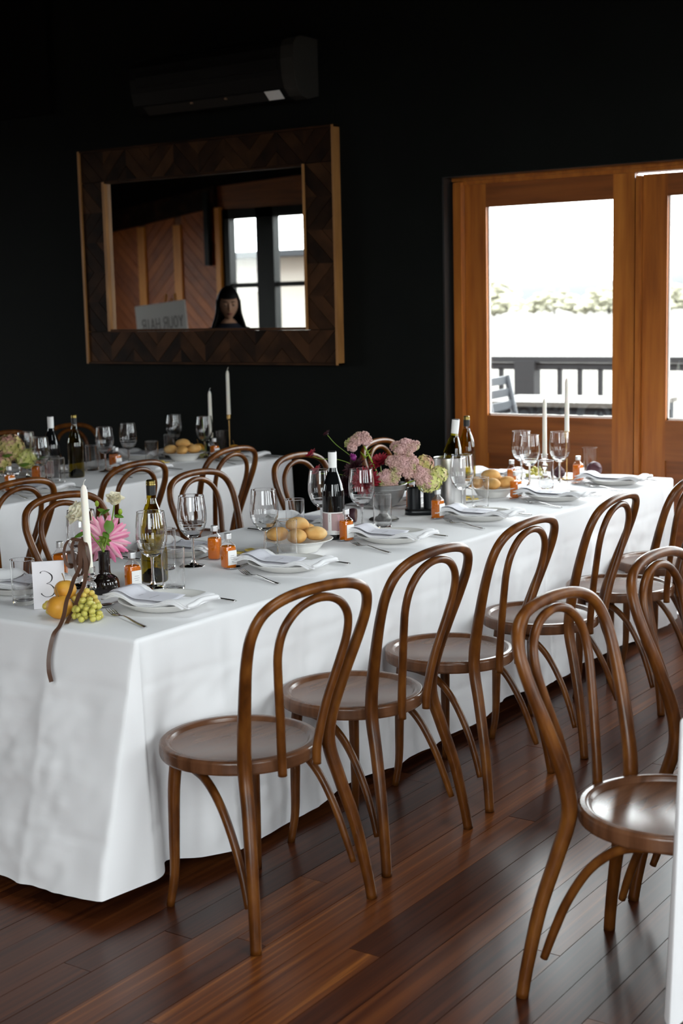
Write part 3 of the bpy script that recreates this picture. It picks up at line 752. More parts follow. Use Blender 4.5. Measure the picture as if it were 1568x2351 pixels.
def _tumbler():
    t = thing('water_tumbler', 'x', 'tumbler')
    MB().lathe([(0, .0005), (.031, .0005), (.0335, .004), (.035, .012), (.0375, .138), (.0372, .1388), (.0363, .1388), (.036, .138), (.0337, .02), (.03, .0145), (.015, .0125), (0, .012)], 36).build('wall', 'clear_glass', t)
    return t
tumbler = master(_tumbler)
def sqlathe(prof, seg=24, e=.45):
    m = MB(); rings = []
    for r, z, k in prof:
        rings.append(list(range(len(m.v), len(m.v)+seg)))
        for i in range(seg):
            a = 2*math.pi*i/seg; c, s = math.cos(a), math.sin(a)
            q = e+(1-e)*k
            m.v.append((r*math.copysign(abs(c)**q, c), r*math.copysign(abs(s)**q, s), z))
    for a, b in zip(rings, rings[1:]):
        for i in range(seg): m.face((a[i], a[(i+1) % seg], b[(i+1) % seg], b[i]))
    m.face(rings[0][::-1], False); m.face(rings[-1], False)
    return m
def _flask(label):
    def fn():
        t = thing('cordial_bottle', 'x', 'small bottle')
        sqlathe([(.019, .0005, .2), (.0205, .003, 0), (.0205, .066, 0), (.0195, .071, .2), (.013, .08, .8), (.0095, .084, 1), (.0095, .09, 1)]).build('glass', 'thin_glass', t)
        sqlathe([(.0175, .003, .2), (.0193, .006, 0), (.0193, .064, 0), (.0185, .068, .2)]).build('cordial', 'orange_drink', t)
        c = MB().lathe([(0, .1065), (.0105, .1065), (.0115, .105), (.0115, .09), (.0105, .089), (0, .089)], 20).build('cap', 'foil_cap', t)
        if label:
            lb = MB().box(.0206, .0212, -.0165, .0165, .012, .056).build('label', 'bottle_label', t)
            s = MB()
            for z, w in ((.04, .007), (.034, .009), (.028, .006)): s.box(.0212, .0214, -w, w, z, z+.0012)
            s.build('print', 'menu_ink', lb)
        t.scale = (1.1, 1.1, 1.12)
        return t
    return fn
flask_l = master(_flask(True)); flask_p = master(_flask(False))
def _plate():
    t = thing('dinner_plate', 'x', 'plate')
    MB().lathe([(0, .0065), (.075, .0065), (.09, .0085), (.112, .017), (.128, .0255), (.136, .0285), (.1385, .028), (.137, .026), (.12, .0165), (.1, .006), (.086, .0008), (0, .0006)], 56).build('dish', 'ceramic', t)
    return t
plate = master(_plate)
def slab(fn, nu, nv, th):
    """curved sheet with thickness"""
    m = MB(); m.grid(fn, nu, nv)
    n = len(m.v); w = nu+1
    m.v += [(x, y, z-th) for x, y, z in m.v]
    k = len(m.f)
    for i in range(k): m.face(tuple(n+j for j in m.f[i][::-1]))
    b = [i for i in range(w)] + [w*j+nu for j in range(1, nv+1)] + [w*nv+i for i in range(nu-1, -1, -1)] + [w*j for j in range(nv-1, 0, -1)]
    for i in range(len(b)): m.face((b[i], n+b[i], n+b[(i+1) % len(b)], b[(i+1) % len(b)]))
    return m
def plate_z(x, y):
    """height of the plate surface under a point, rim and beyond included"""
    r = math.hypot(x, y)
    return .0085+.0225*sstep(.085, .135, r)-.012*sstep(.15, .185, r)
NY = -.022
def nap_z(x, y=0): return plate_z(x, y+NY)+.0075
def _napkin():
    t = thing('linen_napkin', 'x', 'napkin')
    for k, (a, b, w, dz) in enumerate(((-.165, .15, .076, .0), (-.15, .17, .072, .006), (-.17, .164, .068, .012))):
        def f(u, v, a=a, b=b, w=w, dz=dz, k=k):
            x = a+(b-a)*u; y = -w+2*w*v
            return (x, y+.004*math.sin(u*7+k), nap_z(x, y)*(1-.0*k)+dz*.8+.0012*math.sin(u*9+v*5+k))
        slab(f, 22, 8, .004).build('fold', 'linen', t)
    pts = [(.166+.004*math.sin(i), -.07+.014*i, nap_z(.166, -.07+.014*i)+.009) for i in range(11)]
    MB().tube(pts, [.006]+[.0095]*9+[.006], 10, True, .8).build('hem_roll', 'linen', t)
    return t
napkin = master(_napkin)
def _menu():
    t = thing('menu_card', 'x', 'card')
    def f(u, v):
        x = -.1+.2*u; y = -.055+.11*v
        return (x, y, max(nap_z(x-.045, y), nap_z(x-.045, y*.5)-.004)+.0145+.006*(2*v-1)**2*u+.003*math.sin(u*3))
    slab(f, 12, 6, .0008).build('card', 'menu_paper', t)
    s = MB()
    for (u, v, l) in ((.3, .35, .03), (.35, .45, .04), (.3, .55, .035), (.62, .3, .02), (.62, .4, .025), (.62, .5, .03), (.62, .6, .025)):
        n = len(s.v)
        for du, dv in ((0, 0), (.012, 0), (.012, l*5), (0, l*5)):
            p = f(u+du, v+dv); s.v.append((p[0], p[1], p[2]+.0006))
        s.face((n, n+1, n+2, n+3), False)
    s.build('print', 'menu_ink', t)
    return t
menu = master(_menu)
def strip(prof, th=.0022):
    """flat handle: list of (x, half width, z)"""
    m = MB(); n = len(prof)
    for x, w, z in prof: m.v += [(x, -w, z), (x, 0, z+th*.9), (x, w, z), (x, 0, z-th*.5)]
    for i in range(n-1):
        for j in range(4): m.face((4*i+j, 4*i+(j+1) % 4, 4*i+4+(j+1) % 4, 4*i+4+j))
    m.face((3, 2, 1, 0), False); m.face((4*n-4, 4*n-3, 4*n-2, 4*n-1), False)
    return m
def _fork():
    t = thing('dinner_fork', 'x', 'fork')
    strip([(.0, .0035, .006), (.03, .0038, .01), (.06, .0042, .009), (.1, .0058, .005), (.14, .0078, .0035), (.163, .0088, .003), (.172, .006, .003)]).build('handle', 'steel', t)
    strip([(-.038, .0125, .0058), (-.03, .0125, .0042), (-.018, .011, .0036), (-.008, .007, .0045), (.002, .0035, .0062)]).build('head', 'steel', t)
    for k in range(4):
        y = -.0105+.007*k
        MB().tube([(-.036, y, .0058), (-.055, y, .0095), (-.075, y*.95, .0155)], [.0017, .0016, .0009], 6).build('tine', 'steel', t)
    return t
fork = master(_fork)
def _knife():
    t = thing('table_knife', 'x', 'knife')
    strip([(0, .0062, .004), (.03, .0065, .004), (.08, .0082, .004), (.105, .009, .004), (.11, .006, .004)], .0035).build('handle', 'steel', t)
    strip([(-.13, .002, .003), (-.115, .007, .003), (-.06, .009, .003), (-.01, .0085, .003), (.002, .006, .004)], .0012).build('blade', 'steel', t)
    return t
knife = master(_knife)
def _spoon():
    t = thing('dessert_spoon', 'x', 'spoon')
    strip([(.0, .0032, .006), (.03, .0034, .0085), (.07, .0042, .007), (.11, .0062, .004), (.14, .0075, .003), (.15, .005, .003)]).build('handle', 'steel', t)
    m = MB().ico((0, 0, 0), 1, 3)
    m.v = [(-.028+x*.03, y*.0185, .0075+(z if z < 0 else -z*.6-.0)*.0062) for x, y, z in m.v]
    m.build('bowl', 'steel', t)
    return t
spoon = master(_spoon)

def setting(i, x, y, far, who, tb, cut=True, nap=True):
    """plate, napkin, menu and cutlery; near side faces -X"""
    rz = R(180) if far else 0
    c, s = math.cos(rz), math.sin(rz)
    def at(dx, dy, z=0): return (x+dx*c-dy*s, y+dx*s+dy*c, T+z)
    g = 'place settings on the '+tb
    plate(at(0, 0), rz, f'white dinner plate {who}', 'dinner plates')
    if nap:
        napkin(at(.0, NY, .001), rz, f'folded white napkin on the plate {who}', 'folded napkins')
        menu(at(-.045, NY-.004, .0), rz+R(3), f'pale menu card on the napkin {who}', 'menu cards')
    if cut:
        fork(at(-.02, -.172), rz+R(-22), f'steel fork beside the plate {who}', 'forks')
        knife(at(.035, .165), rz+R(-5), f'steel knife beside the plate {who}', 'knives')
        spoon(at(-.158, -.062), rz+R(82), f'steel spoon above the plate {who}', 'spoons')
near = [(-2.79, 3.105, 'nearest the camera'), (-2.83, 3.775, 'second along the chair side of the middle table'), (-2.82, 4.415, 'third along, before the silver bowl'),
        (-2.78, 5.03, 'fourth along, before the steel cooler'), (-2.76, 5.67, 'fifth along the chair side of the middle table'), (-2.745, 6.27, 'at the far door end of the middle table')]
for i, (x, y, w) in enumerate(near): setting(i, x, y, False, w, 'middle table')
far = [(-3.37, 3.07, 'behind the left tumbler at the left edge'), (-3.35, 3.82, 'across the table behind the stemmed glass'), (-3.33, 4.53, 'across the table behind the tall tumbler'),
       (-3.36, 5.24, 'hidden behind the silver flower bowl'), (-3.38, 6.2, 'across the table behind the second bread bowl')]
for i, (x, y, w) in enumerate(far): setting(i, x, y, True, w, 'middle table')
b2 = [(-5.13, 4.86, False, 'on the back table at the left edge'), (-5.22, 5.68, False, 'on the back table below the two small bottles'), (-5.11, 6.4, False, 'on the back table by the candles'),
      (-5.72, 5.35, True, 'across the back table behind the olive bottle'), (-5.72, 6.2, True, 'across the back table behind the bread bowl')]
for i, (x, y, f, w) in enumerate(b2): setting(i, x, y, f, w, 'back table')

# ---- glasses
GL = 'stemmed wine glasses'
for x, y, l in [(-3.25, 3.235, 'wine glass behind the number card'), (-3.02, 3.31, 'wine glass in front of the olive wine bottle'), (-3.15, 3.66, 'wine glass between the plain small bottle and the olive bottle'),
                (-3.02, 3.895, 'wine glass by the butter dish and the first bread bowl'), (-3.172, 4.455, 'wine glass just left of the dark red wine bottle'), (-3.04, 4.54, 'wine glass just right of the dark red wine bottle'),
                (-2.93, 5.13, 'wine glass in front of the steel wine cooler'), (-3.19, 6.17, 'wine glass left of the two far candles'), (-3.06, 6.0, 'wine glass in front of the shorter far candle'),
                (-3.0, 6.2, 'wine glass in front of the tall brass candlestick')]: wine_glass((x, y, T), 0, l, GL)
for x, y, l in [(-5.32, 5.03, 'wine glass beside the mixed hydrangeas on the back table'), (-5.62, 5.22, 'wine glass behind the hydrangeas on the back table'), (-5.43, 5.61, 'wine glass right of the olive bottle on the back table'),
                (-5.46, 5.83, 'second wine glass right of the olive bottle on the back table'), (-5.62, 6.4, 'wine glass behind the bread bowl on the back table'), (-5.365, 6.375, 'wine glass in front of the short candle on the back table')]:
    wine_glass((x, y, T), 0, l, GL)
TL = 'straight water tumblers'
for x, y, l in [(-3.2, 2.93, 'water tumbler at the left edge beside the number card'), (-2.925, 3.3, 'water tumbler right behind the nearest plate'), (-3.2, 3.575, 'water tumbler behind the olive wine bottle'),
                (-3.23, 4.36, 'water tumbler left of the glass by the red wine bottle'), (-2.942, 3.92, 'water tumbler in front of the first bread bowl'), (-3.01, 4.64, 'water tumbler in front of the silver flower bowl'),
                (-2.91, 5.25, 'water tumbler at the foot of the steel wine cooler'), (-3.42, 6.02, 'water tumbler near the wine bottles by the doors'), (-2.935, 5.92, 'water tumbler in front of the figs'),
                (-2.99, 6.52, 'water tumbler at the far door corner of the middle table')]: tumbler((x, y, T), 0, l, TL)
for x, y, l in [(-5.24, 5.07, 'water tumbler before the black wine bottle on the back table'), (-5.335, 5.13, 'water tumbler left of the black bottle on the back table'), (-5.54, 5.62, 'water tumbler right of the olive bottle on the back table'), (-5.38, 5.93, 'water tumbler by the butter on the back table'),
                (-5.56, 6.29, 'water tumbler behind the bread on the back table'), (-5.43, 6.61, 'water tumbler beside the brass candlestick on the back table')]: tumbler((x, y, T), 0, l, TL)
# ---- little bottles of orange cordial
BL = 'small bottles of orange cordial'
for x, y, a, lab, l in [(-3.06, 3.26, -12, 1, 'small orange bottle behind the nearest plate'), (-3.17, 3.8, 20, 0, 'unlabelled small orange bottle beyond the wine glass'), (-3.02, 3.69, -12, 1, 'small orange bottle beside the butter dish'),
                        (-2.975, 4.335, -10, 1, 'small orange bottle right of the dark red wine bottle'), (-2.945, 4.955, -5, 1, 'small orange bottle right of the black flower holder'), (-3.2, 5.17, 0, 0, 'small orange bottle behind the black flower holder'),
                        (-3.17, 6.03, 25, 0, 'small orange bottle left of the far pair of glasses'), (-2.945, 5.64, -5, 1, 'small orange bottle by the second bread bowl'), (-2.955, 6.31, -10, 1, 'small orange bottle near the far corner tumbler'),
                        (-3.42, 3.3, 30, 0, 'small orange bottle peeking out behind the number card'),
                        (-5.32, 4.82, -10, 1, 'small orange bottle beside the hydrangeas on the back table'), (-5.5, 5.17, 20, 0, 'small orange bottle behind the stem of a back table glass'), (-5.52, 5.77, 20, 0, 'left of the two small orange bottles on the back table'),
                        (-5.46, 5.73, -10, 1, 'right of the two small orange bottles on the back table'), (-5.28, 6.36, -10, 1, 'small dark orange bottle below the candles on the back table')]:
    (flask_l if lab else flask_p)((x, y, T), R(a-2), l, BL)

# ---- wine bottles
BODY = [(0, .012), (.03, .003), (.038, .0), (.0415, .005), (.042, .012), (.042, .165), (.0405, .185), (.035, .21), (.0265, .235), (.019, .255), (.0155, .272), (.0145, .29), (.0145, .325)]
def arc_label(r, a0, a1, z0, z1, n=14):
    m = MB(); return m.grid(lambda u, v: (r*math.cos(a0+(a1-a0)*u), r*math.sin(a0+(a1-a0)*u), z0+(z1-z0)*v), n, 1)
def bottle(loc, rz, label, kind, tilt=None):
    t = thing('wine_bottle', label, 'wine bottle', loc, rz, 'wine bottles')
    if tilt: t.rotation_euler = tilt
    gm = {'red': 'dark_glass', 'olive': 'olive_glass', 'white': 'olive_glass_full'}[kind]
    MB().lathe(BODY, 36).build('glass', gm, t)
    if kind != 'olive':
        MB().lathe([(.0158, .262), (.016, .29), (.0163, .3), (.016, .302), (.0163, .304), (.0163, .327), (.0155, .3295)], 28).build('capsule', 'capsule_white', t)
        MB().lathe([(0, .3325), (.0135, .3325), (.0157, .3305), (.0157, .3265), (0, .3265)], 24).build('cap_top', 'black_foil', t)
    else:
        MB().lathe([(.0153, .282), (.0155, .312), (.0148, .313)], 28).build('sleeve', 'black_foil', t)
        b = MB().lathe([(.0148, .313), (.0158, .315), (.0148, .318), (.0156, .321), (.0148, .324), (.0152, .328), (.0115, .3315), (0, .331)], 28).build('screw_thread', 'gold_foil', t)
        MB().lathe([(0, .002), (.036, .003), (.039, .006), (.039, .022), (.02, .04), (0, .045)], 28).build('punt', 'dark_glass', t)
    if kind == 'red':
        lb = arc_label(.0424, R(-75), R(75), .02, .105).build('label', 'capsule_white', t)
        arc_label(.0426, R(-75), R(-24), .036, .101).build('label_panel', 'label_mauve', lb)
        arc_label(.0426, R(-5), R(72), .036, .101).build('label_panel', 'label_mauve', lb)
        m = MB(); c = (.0, .0); n0 = 24; cen = len(m.v); r = .0427
        m.v.append((r*math.cos(R(32)), r*math.sin(R(32)), .066))
        for i in range(n0):
            a = 2*math.pi*i/n0; k = 1+.08*math.sin(3*a+1)
            th = R(32)+.58*k*math.cos(a); m.v.append((r*math.cos(th), r*math.sin(th), .066+.031*k*math.sin(a)))
        for i in range(n0): m.face((cen, cen+1+i, cen+1+(i+1) % n0), False)
        m.build('label_wash', 'label_pink', lb)
        m = MB()
        def on(th, z): return (.0428*math.cos(th), .0428*math.sin(th), z)
        z = .069
        for ch in 'SHIRAZ':                     # reads upwards along the white band
            w = .0016 if ch == 'I' else .0032
            for st_ in LET[ch]:
                for p, q in zip(st_, st_[1:]):
                    A = (R(-15)+(-(p[1]-.5))*.075, z+p[0]*w); B = (R(-15)+(-(q[1]-.5))*.075, z+q[0]*w)
                    d = (B[0]-A[0], (B[1]-A[1])/.0428); ln = math.hypot(*d) or 1; nx, nz = -d[1]/ln*.0055, d[0]/ln*.0055*.0428
                    n = len(m.v)
                    m.v += [on(A[0]-nx, A[1]-nz), on(B[0]-nx, B[1]-nz), on(B[0]+nx, B[1]+nz), on(A[0]+nx, A[1]+nz)]; m.face((n, n+1, n+2, n+3), False)
            z += w+.0018
        m.build('lettering', 'ink_black', lb)
        s = MB().grid(lambda u, v: on(R(12)+R(45)*u, .0265+.0014*v), 8, 1); s.build('print', 'menu_ink', lb)
    return t
bottle((-3.095, 3.4, T), 0, 'open olive green wine bottle with a black sleeve on the middle table', 'olive')
bottle((-3.045, 4.355, T), R(-62), 'dark red wine bottle with a white cap and a pink washed label', 'red')
bottle((-5.44, 5.23, T), R(-120), 'black wine bottle with a white cap on the back table', 'red')
bottle((-5.4, 5.36, T), 0, 'open olive green wine bottle on the back table', 'olive')
bottle((-3.37, 5.95, T), 0, 'olive wine bottle with a black sleeve behind the steel cooler', 'olive')
bottle((-3.03, 5.19, T+.055), R(0), 'white capped green wine bottle leaning in the steel cooler', 'white', (R(-5), R(4), 0))
wc = thing('wine_cooler', 'brushed steel wine cooler cylinder holding a leaning bottle', 'cooler', (-3.03, 5.2, T))
MB().lathe([(0, .0005), (.066, .0005), (.068, .004), (.068, .222), (.0665, .2245), (.065, .222), (.065, .01), (0, .008)], 40).build('cylinder', 'brushed_steel', wc)

# ---- bread bowls, rolls, butter
def _bbowl():
    t = thing('bread_bowl', 'x', 'bowl')
    MB().lathe([(0, .012), (.062, .012), (.075, .02), (.086, .036), (.098, .042), (.121, .047), (.1235, .0455), (.121, .0435), (.1, .036), (.088, .028), (.072, .008), (.066, .0005), (0, .0005)], 48).build('dish', 'ceramic', t)
    return t
bbowl = master(_bbowl)
def roll_mesh(seed):
    m = MB().ico((0, 0, 0), 1, 3); o = []
    for x, y, z in m.v:
        v = Vector((x, y, z)); k = 1+.07*noise.noise(v*1.6+Vector((seed*7, 0, 0)))
        zz = z*(.8 if z > 0 else .62)
        o.append((x*.043*k, y*.034*k, zz*.036*k))
    m.v = o
    return m.mesh('bread_roll', 'bread')
ROLLS = [roll_mesh(i) for i in range(3)]
def rolls(cx, cy, spots, where, z0=.063):
    for i, (dx, dy, dz, a, w) in enumerate(spots):
        o = obj('bread_roll', ROLLS[i % 3], None, (cx+dx, cy+dy, T+z0+dz), (random.uniform(-.2, .2), random.uniform(-.2, .2), R(a)))
        tag(o, f'golden bread roll, {w} {where}', 'bread roll', 'bread rolls')
SP = [(-.055, -.052, 0, 20, 'leftmost in the'), (.035, -.06, 0, -30, 'front middle in the'), (.066, .012, .002, 60, 'rightmost in the'), (-.012, .055, .002, 10, 'back one in the'), (-.005, -.002, .032, 35, 'topmost in the')]
bbowl((-3.0, 4.07, T), 0, 'white bread bowl left of the red wine bottle', 'bread bowls'); rolls(-3.0, 4.07, SP, 'first bread bowl of the middle table')
bbowl((-3.06, 5.63, T), 0, 'white bread bowl right of the steel cooler', 'bread bowls'); rolls(-3.06, 5.63, SP, 'second bread bowl by the steel cooler')
bbowl((-5.4, 6.23, T), 0, 'white bread bowl on the back table', 'bread bowls'); rolls(-5.4, 6.23, SP, 'bread bowl on the back table')
def _sidep():
    t = thing('side_plate', 'x', 'plate')
    MB().lathe([(0, .004), (.055, .004), (.075, .009), (.083, .013), (.0845, .012), (.076, .006), (.06, .0004), (0, .0004)], 40).build('dish', 'ceramic', t)
    return t
sidep = master(_sidep)
bm_b = MB().box(-.016, .016, -.011, .011, 0, .006).mesh('butter_pat', 'butter')
for x, y, l in [(-3.12, 3.93, 'by the first bread bowl'), (-3.1, 5.46, 'by the second bread bowl'), (-5.4, 6.02, 'on the back table')]:
    sidep((x, y, T), 0, f'small butter plate {l}', 'butter plates')
    for k, (dx, dy, dz, a, w) in enumerate(((-.03, -.02, .0045, 20, 'left'), (.005, -.03, .0045, -15, 'front'), (.03, .02, .0045, 50, 'right'), (-.005, .012, .011, 80, 'upper'))):
        o = obj('butter_pat', bm_b, None, (x+dx, y+dy, T+dz), (R(8 if dz > .008 else 0), 0, R(a))); tag(o, f'{w} pat of yellow butter on the plate {l}', 'butter', 'butter pats')

# ------------------------------------------------------------------ candles and holders
def _taper():
    t = thing('taper_candle', 'x', 'candle')
    MB().lathe([(0, 0), (.0112, 0), (.0115, .005), (.0107, .15), (.0101, .238), (.0065, .253), (.002, .258), (0, .258)], 20).build('wax_body', 'wax', t)
    MB().tube([(0, 0, .256), (.001, 0, .264), (.006, 0, .271), (.009, 0, .273)], .0011, 6).build('wick', 'wick', t)
    return t
taper = master(_taper)
def _gstick():
    t = thing('glass_candlestick', 'x', 'candle holder')
    MB().lathe([(0, .001), (.034, .001), (.036, .004), (.03, .01), (.018, .018), (.011, .032), (.009, .045), (.012, .05), (.0185, .058), (.0195, .066), (.0165, .074), (.01, .08), (.0125, .084),
                (.019, .088), (.0195, .094), (.014, .099), (.0165, .103), (.0175, .122), (.0155, .123), (.013, .105), (0, .104)], 28).build('stick', 'clear_glass', t)
    return t
gstick = master(_gstick)
def _bstick():
    t = thing('brass_candlestick', 'x', 'candle holder')
    MB().lathe([(0, .0005), (.036, .0005), (.038, .003), (.036, .006), (.012, .009), (.0045, .014), (0, .014)], 28).build('base', 'brass', t)
    MB().lathe([(.0036, .012), (.0034, .205)], 12).build('stem', 'brass', t)
    MB().lathe([(0, .202), (.006, .203), (.0125, .209), (.0135, .214), (.0138, .236), (.0125, .237), (.0122, .212), (0, .211)], 20).build('cup', 'brass', t)
    return t
bstick = master(_bstick)
gstick((-2.985, 2.995, T), 0, 'clear glass candlestick behind the grapes', 'glass candlesticks')
c = taper((-2.985, 2.995, T+.105), 0, 'cream taper candle tied with a brown ribbon', 'taper candles'); c.rotation_euler = (R(-1), R(-2.5), 0); c.scale = (1.05, 1.05, 1.02)
gstick((-3.13, 6.3, T), 0, 'clear glass candlestick by the figs at the door end', 'glass candlesticks')
taper((-3.13, 6.3, T+.105), 0, 'shorter cream candle at the door end of the middle table', 'taper candles').scale = (1, 1, 1.12)
bstick((-3.02, 6.32, T), 0, 'thin brass candlestick at the door end of the middle table', 'brass candlesticks')
taper((-3.02, 6.32, T+.211), 0, 'taller cream candle in brass at the door end', 'taper candles').scale = (1, 1, 1.1)
gstick((-5.42, 6.5, T), 0, 'clear glass candlestick on the back table', 'glass candlesticks')
taper((-5.42, 6.5, T+.105), 0, 'shorter cream candle on the back table', 'taper candles').scale = (1, 1, 1.08)
bstick((-5.36, 6.6, T), 0, 'thin brass candlestick on the back table', 'brass candlesticks')
taper((-5.36, 6.6, T+.211), 0, 'taller cream candle in brass on the back table below the mirror', 'taper candles').scale = (1, 1, 1.12)

# ------------------------------------------------------------------ number card
cd = thing('table_number_card', 'thick white card with the number 3 standing on the middle table', 'card', (-3.085, 2.925, T), R(34.6+12))
MB().box(-.047, .047, -.002, .006, 0, .143).build('card', 'card_white', cd)
def varstroke(pts, y):
    m = MB(); n = len(pts)
    for i, (x, z, w) in enumerate(pts):
        a, b = pts[max(0, i-1)], pts[min(n-1, i+1)]; d = Vector((b[0]-a[0], b[1]-a[1])); d.normalize()
        m.v += [(x-d.y*w, y, z+d.x*w), (x+d.y*w, y, z-d.x*w)]
    for i in range(n-1): m.face((2*i, 2*i+1, 2*i+3, 2*i+2), False)
    return m
th = spline([(.0, .93, .05), (.08, .985, .016), (.3, 1.0, .013), (.58, .94, .022), (.82, .82, .045), (.84, .68, .04), (.68, .565, .02), (.42, .515, .012)], 5)
tl = spline([(.42, .515, .012), (.7, .47, .02), (.95, .33, .045), (1.0, .2, .05), (.88, .07, .035), (.62, .0, .018), (.3, .01, .016), (.06, .1, .03), (.02, .15, .045)], 5)
for q in (th, tl): varstroke([(-.024+a*.04, .036+b*.078, w*.046) for a, b, w in q], -.0024).build('numeral', 'ink_black', cd)

# ------------------------------------------------------------------ fruit
def _pear():
    t = thing('nashi_pear', 'x', 'pear')
    r = .037; pr = [(0, -.9*r)] + [(r*math.cos(a)*1.03, r*math.sin(a)*.93) for a in [R(-75+15*i) for i in range(0, 10)]] + [(r*.22, r*.86), (r*.1, r*.78), (0, r*.75)]
    MB().lathe([(a, b+.92*r) for a, b in pr], 28).build('flesh', 'pear', t)
    MB().tube([(0, 0, .06), (-.003, 0, .075), (-.009, 0, .092)], [.0016, .0014, .0019], 6).build('stalk', 'twig', t)
    return t
pear = master(_pear)
pear((-2.955, 2.838, T), R(40), 'golden nashi pear at the table edge in front of the number card', 'nashi pears')
p = pear((-2.985, 2.893, T+.042), R(20), 'golden nashi pear propped higher against the number card', 'nashi pears'); p.scale = (.86, .86, .86)
pear((-5.52, 6.5, T), 0, 'nashi pear left of the candles on the back table', 'nashi pears')
pear((-5.27, 6.53, T), 0, 'nashi pear right of the short candle on the back table', 'nashi pears')
GM = {k: MB().ico((0, 0, 0), .0098, 2, 0, (.95, .95, 1.06)).mesh('grape', k) for k in ('grape', 'grape_gold')}
def grapes(loc, ax, ay, az, n, m, label, seed):
    t = thing('grape_bunch', label, 'grapes', loc, 0, 'bunches of green grapes'); random.seed(seed); pts = []
    tries = 0
    while len(pts) < n and tries < 6000:
        tries += 1
        p = Vector((random.uniform(-1, 1), random.uniform(-1, 1), random.uniform(0, 1)))
        if p.length > 1: continue
        q = Vector((p.x*ax, p.y*ay, .0098+p.z*az))
        if all((q-o).length > .0155 for o in pts): pts.append(q)
    for q in pts:
        o = obj('grape', GM[m], t, q, (random.random()*6, random.random()*6, 0)); k = random.uniform(.92, 1.1); o.scale = (k, k, k)
    MB().tube([(0, 0, .012), (.005, .004, az), (.012, .012, az+.014)], .0016, 6).build('stalk', 'stem_green', t)
grapes((-2.87, 2.862, T), .046, .036, .052, 40, 'grape', 'green grape bunch beside the fork at the near table end', 3)
grapes((-2.94, 2.925, T), .05, .036, .062, 36, 'grape_gold', 'yellow grape bunch under the propped pear', 5)
grapes((-3.01, 2.86, T), .03, .028, .03, 10, 'grape_gold', 'few yellow grapes left of the front pear', 8)
grapes((-5.44, 6.4, T), .06, .05, .045, 30, 'grape', 'dark green grape bunch on the back table by the bread', 9)
grapes((-3.2, 6.33, T), .045, .04, .04, 16, 'grape', 'green grapes beside the figs at the door end', 11)
def _fig():
    t = thing('fig', 'x', 'fig')
    MB().lathe([(0, 0), (.014, .002), (.026, .012), (.03, .026), (.026, .04), (.014, .052), (.006, .06), (.004, .066), (0, .066)], 22).build('skin', 'fig', t)
    return t
fig = master(_fig)
fig((-3.08, 6.36, T), 0, 'dark fig between the two far candles', 'figs')
f_ = fig((-2.955, 6.45, T+.03), R(30), 'dark fig right of the brass candlestick', 'figs'); f_.rotation_euler = (R(80), 0, R(60)); f_.scale = (1.3, 1.3, 1.3); f_.location.z = T+.037
fh = thing('halved_fruit', 'dark halved fig with orange flesh at the foot of the silver bowl', 'fig', (-3.19, 4.7, T), R(62))
m = MB().ico((0, 0, 0), .031, 3); m.v = [(x, y, max(z, -.03) if z < 0 else z*.9) for x, y, z in m.v]
m.v = [(min(x, .012), y, z+.0335) for x, y, z in m.v]; o = m.build('skin', 'fig', fh, rot=(0, 0, R(-40)))
m = MB(); m.lathe([(0, .0), (.018, .0), (.026, -.0005)], 20); o = m.build('cut_face', mat('fig_flesh', (.13, .035, .015), .4), fh, loc=(.0125*math.cos(R(-40)), .0125*math.sin(R(-40)), .0335), rot=(0, R(90), R(-40)))

# ------------------------------------------------------------------ ribbon
def ribbon(pts, w, wd, n=10):
    sp = spline(pts, n); m = MB()
    k = len(sp)
    for i, p in enumerate(sp):
        p = Vector(p); t = (Vector(sp[min(i+1, k-1)])-Vector(sp[max(i-1, 0)])).normalized()
        d = (Vector(wd)-t*Vector(wd).dot(t)).normalized(); nn = t.cross(d)*.0004
        for q in (p-d*w+nn, p+d*w+nn, p+d*w-nn, p-d*w-nn): m.v.append(tuple(q))
    for i in range(k-1):
        for j in range(4): m.face((4*i+j, 4*i+(j+1) % 4, 4*i+4+(j+1) % 4, 4*i+4+j), False)
    m.face((3, 2, 1, 0), False); m.face((4*k-4, 4*k-3, 4*k-2, 4*k-1), False)
    return m
rb = thing('satin_ribbon', 'brown satin ribbon tied round the candle, its tail hanging off the table', 'ribbon', (0, 0, 0))
RD = (.82, .57, 0)
kx, ky, kz = -3.0, 3.0, .94
ribbon([(kx, ky-.013, kz), (kx+.006, ky-.03, .925), (-2.972, 2.945, .872), (-2.955, 2.9, .84), (-2.925, 2.855, .817), (-2.906, 2.82, .797), (-2.885, 2.785, .762), (-2.868, 2.752, .742), (-2.864, 2.722, .722), (-2.868, 2.706, .67), (-2.86, 2.694, .63), (-2.842, 2.684, .6)], .006, RD).build('tail', 'ribbon', rb)
ribbon([(kx+.004, ky-.013, kz), (kx+.016, ky-.028, .915), (-2.962, 2.96, .87), (-2.945, 2.93, .82), (-2.925, 2.885, .795), (-2.905, 2.845, .765), (-2.893, 2.81, .745), (-2.88, 2.79, .7395)], .006, RD).build('tail', 'ribbon', rb)
ribbon([(kx, ky-.013, kz), (kx-.03, ky-.035, .942), (kx-.045, ky-.045, .91), (kx-.04, ky-.042, .868), (kx-.022, ky-.03, .86), (kx-.012, ky-.022, .89), (kx, ky-.014, kz)], .005, (.3, .9, .3)).build('bow_loop', 'ribbon', rb)
ribbon([(kx, ky-.012, kz), (kx-.02, ky-.03, .935), (kx-.022, ky-.034, .9), (kx-.005, ky-.03, .835), (kx+.012, ky-.022, .86), (kx+.012, ky-.016, .91), (kx, ky-.012, kz)], .005, (.4, .8, .3)).build('bow_loop', 'ribbon', rb)
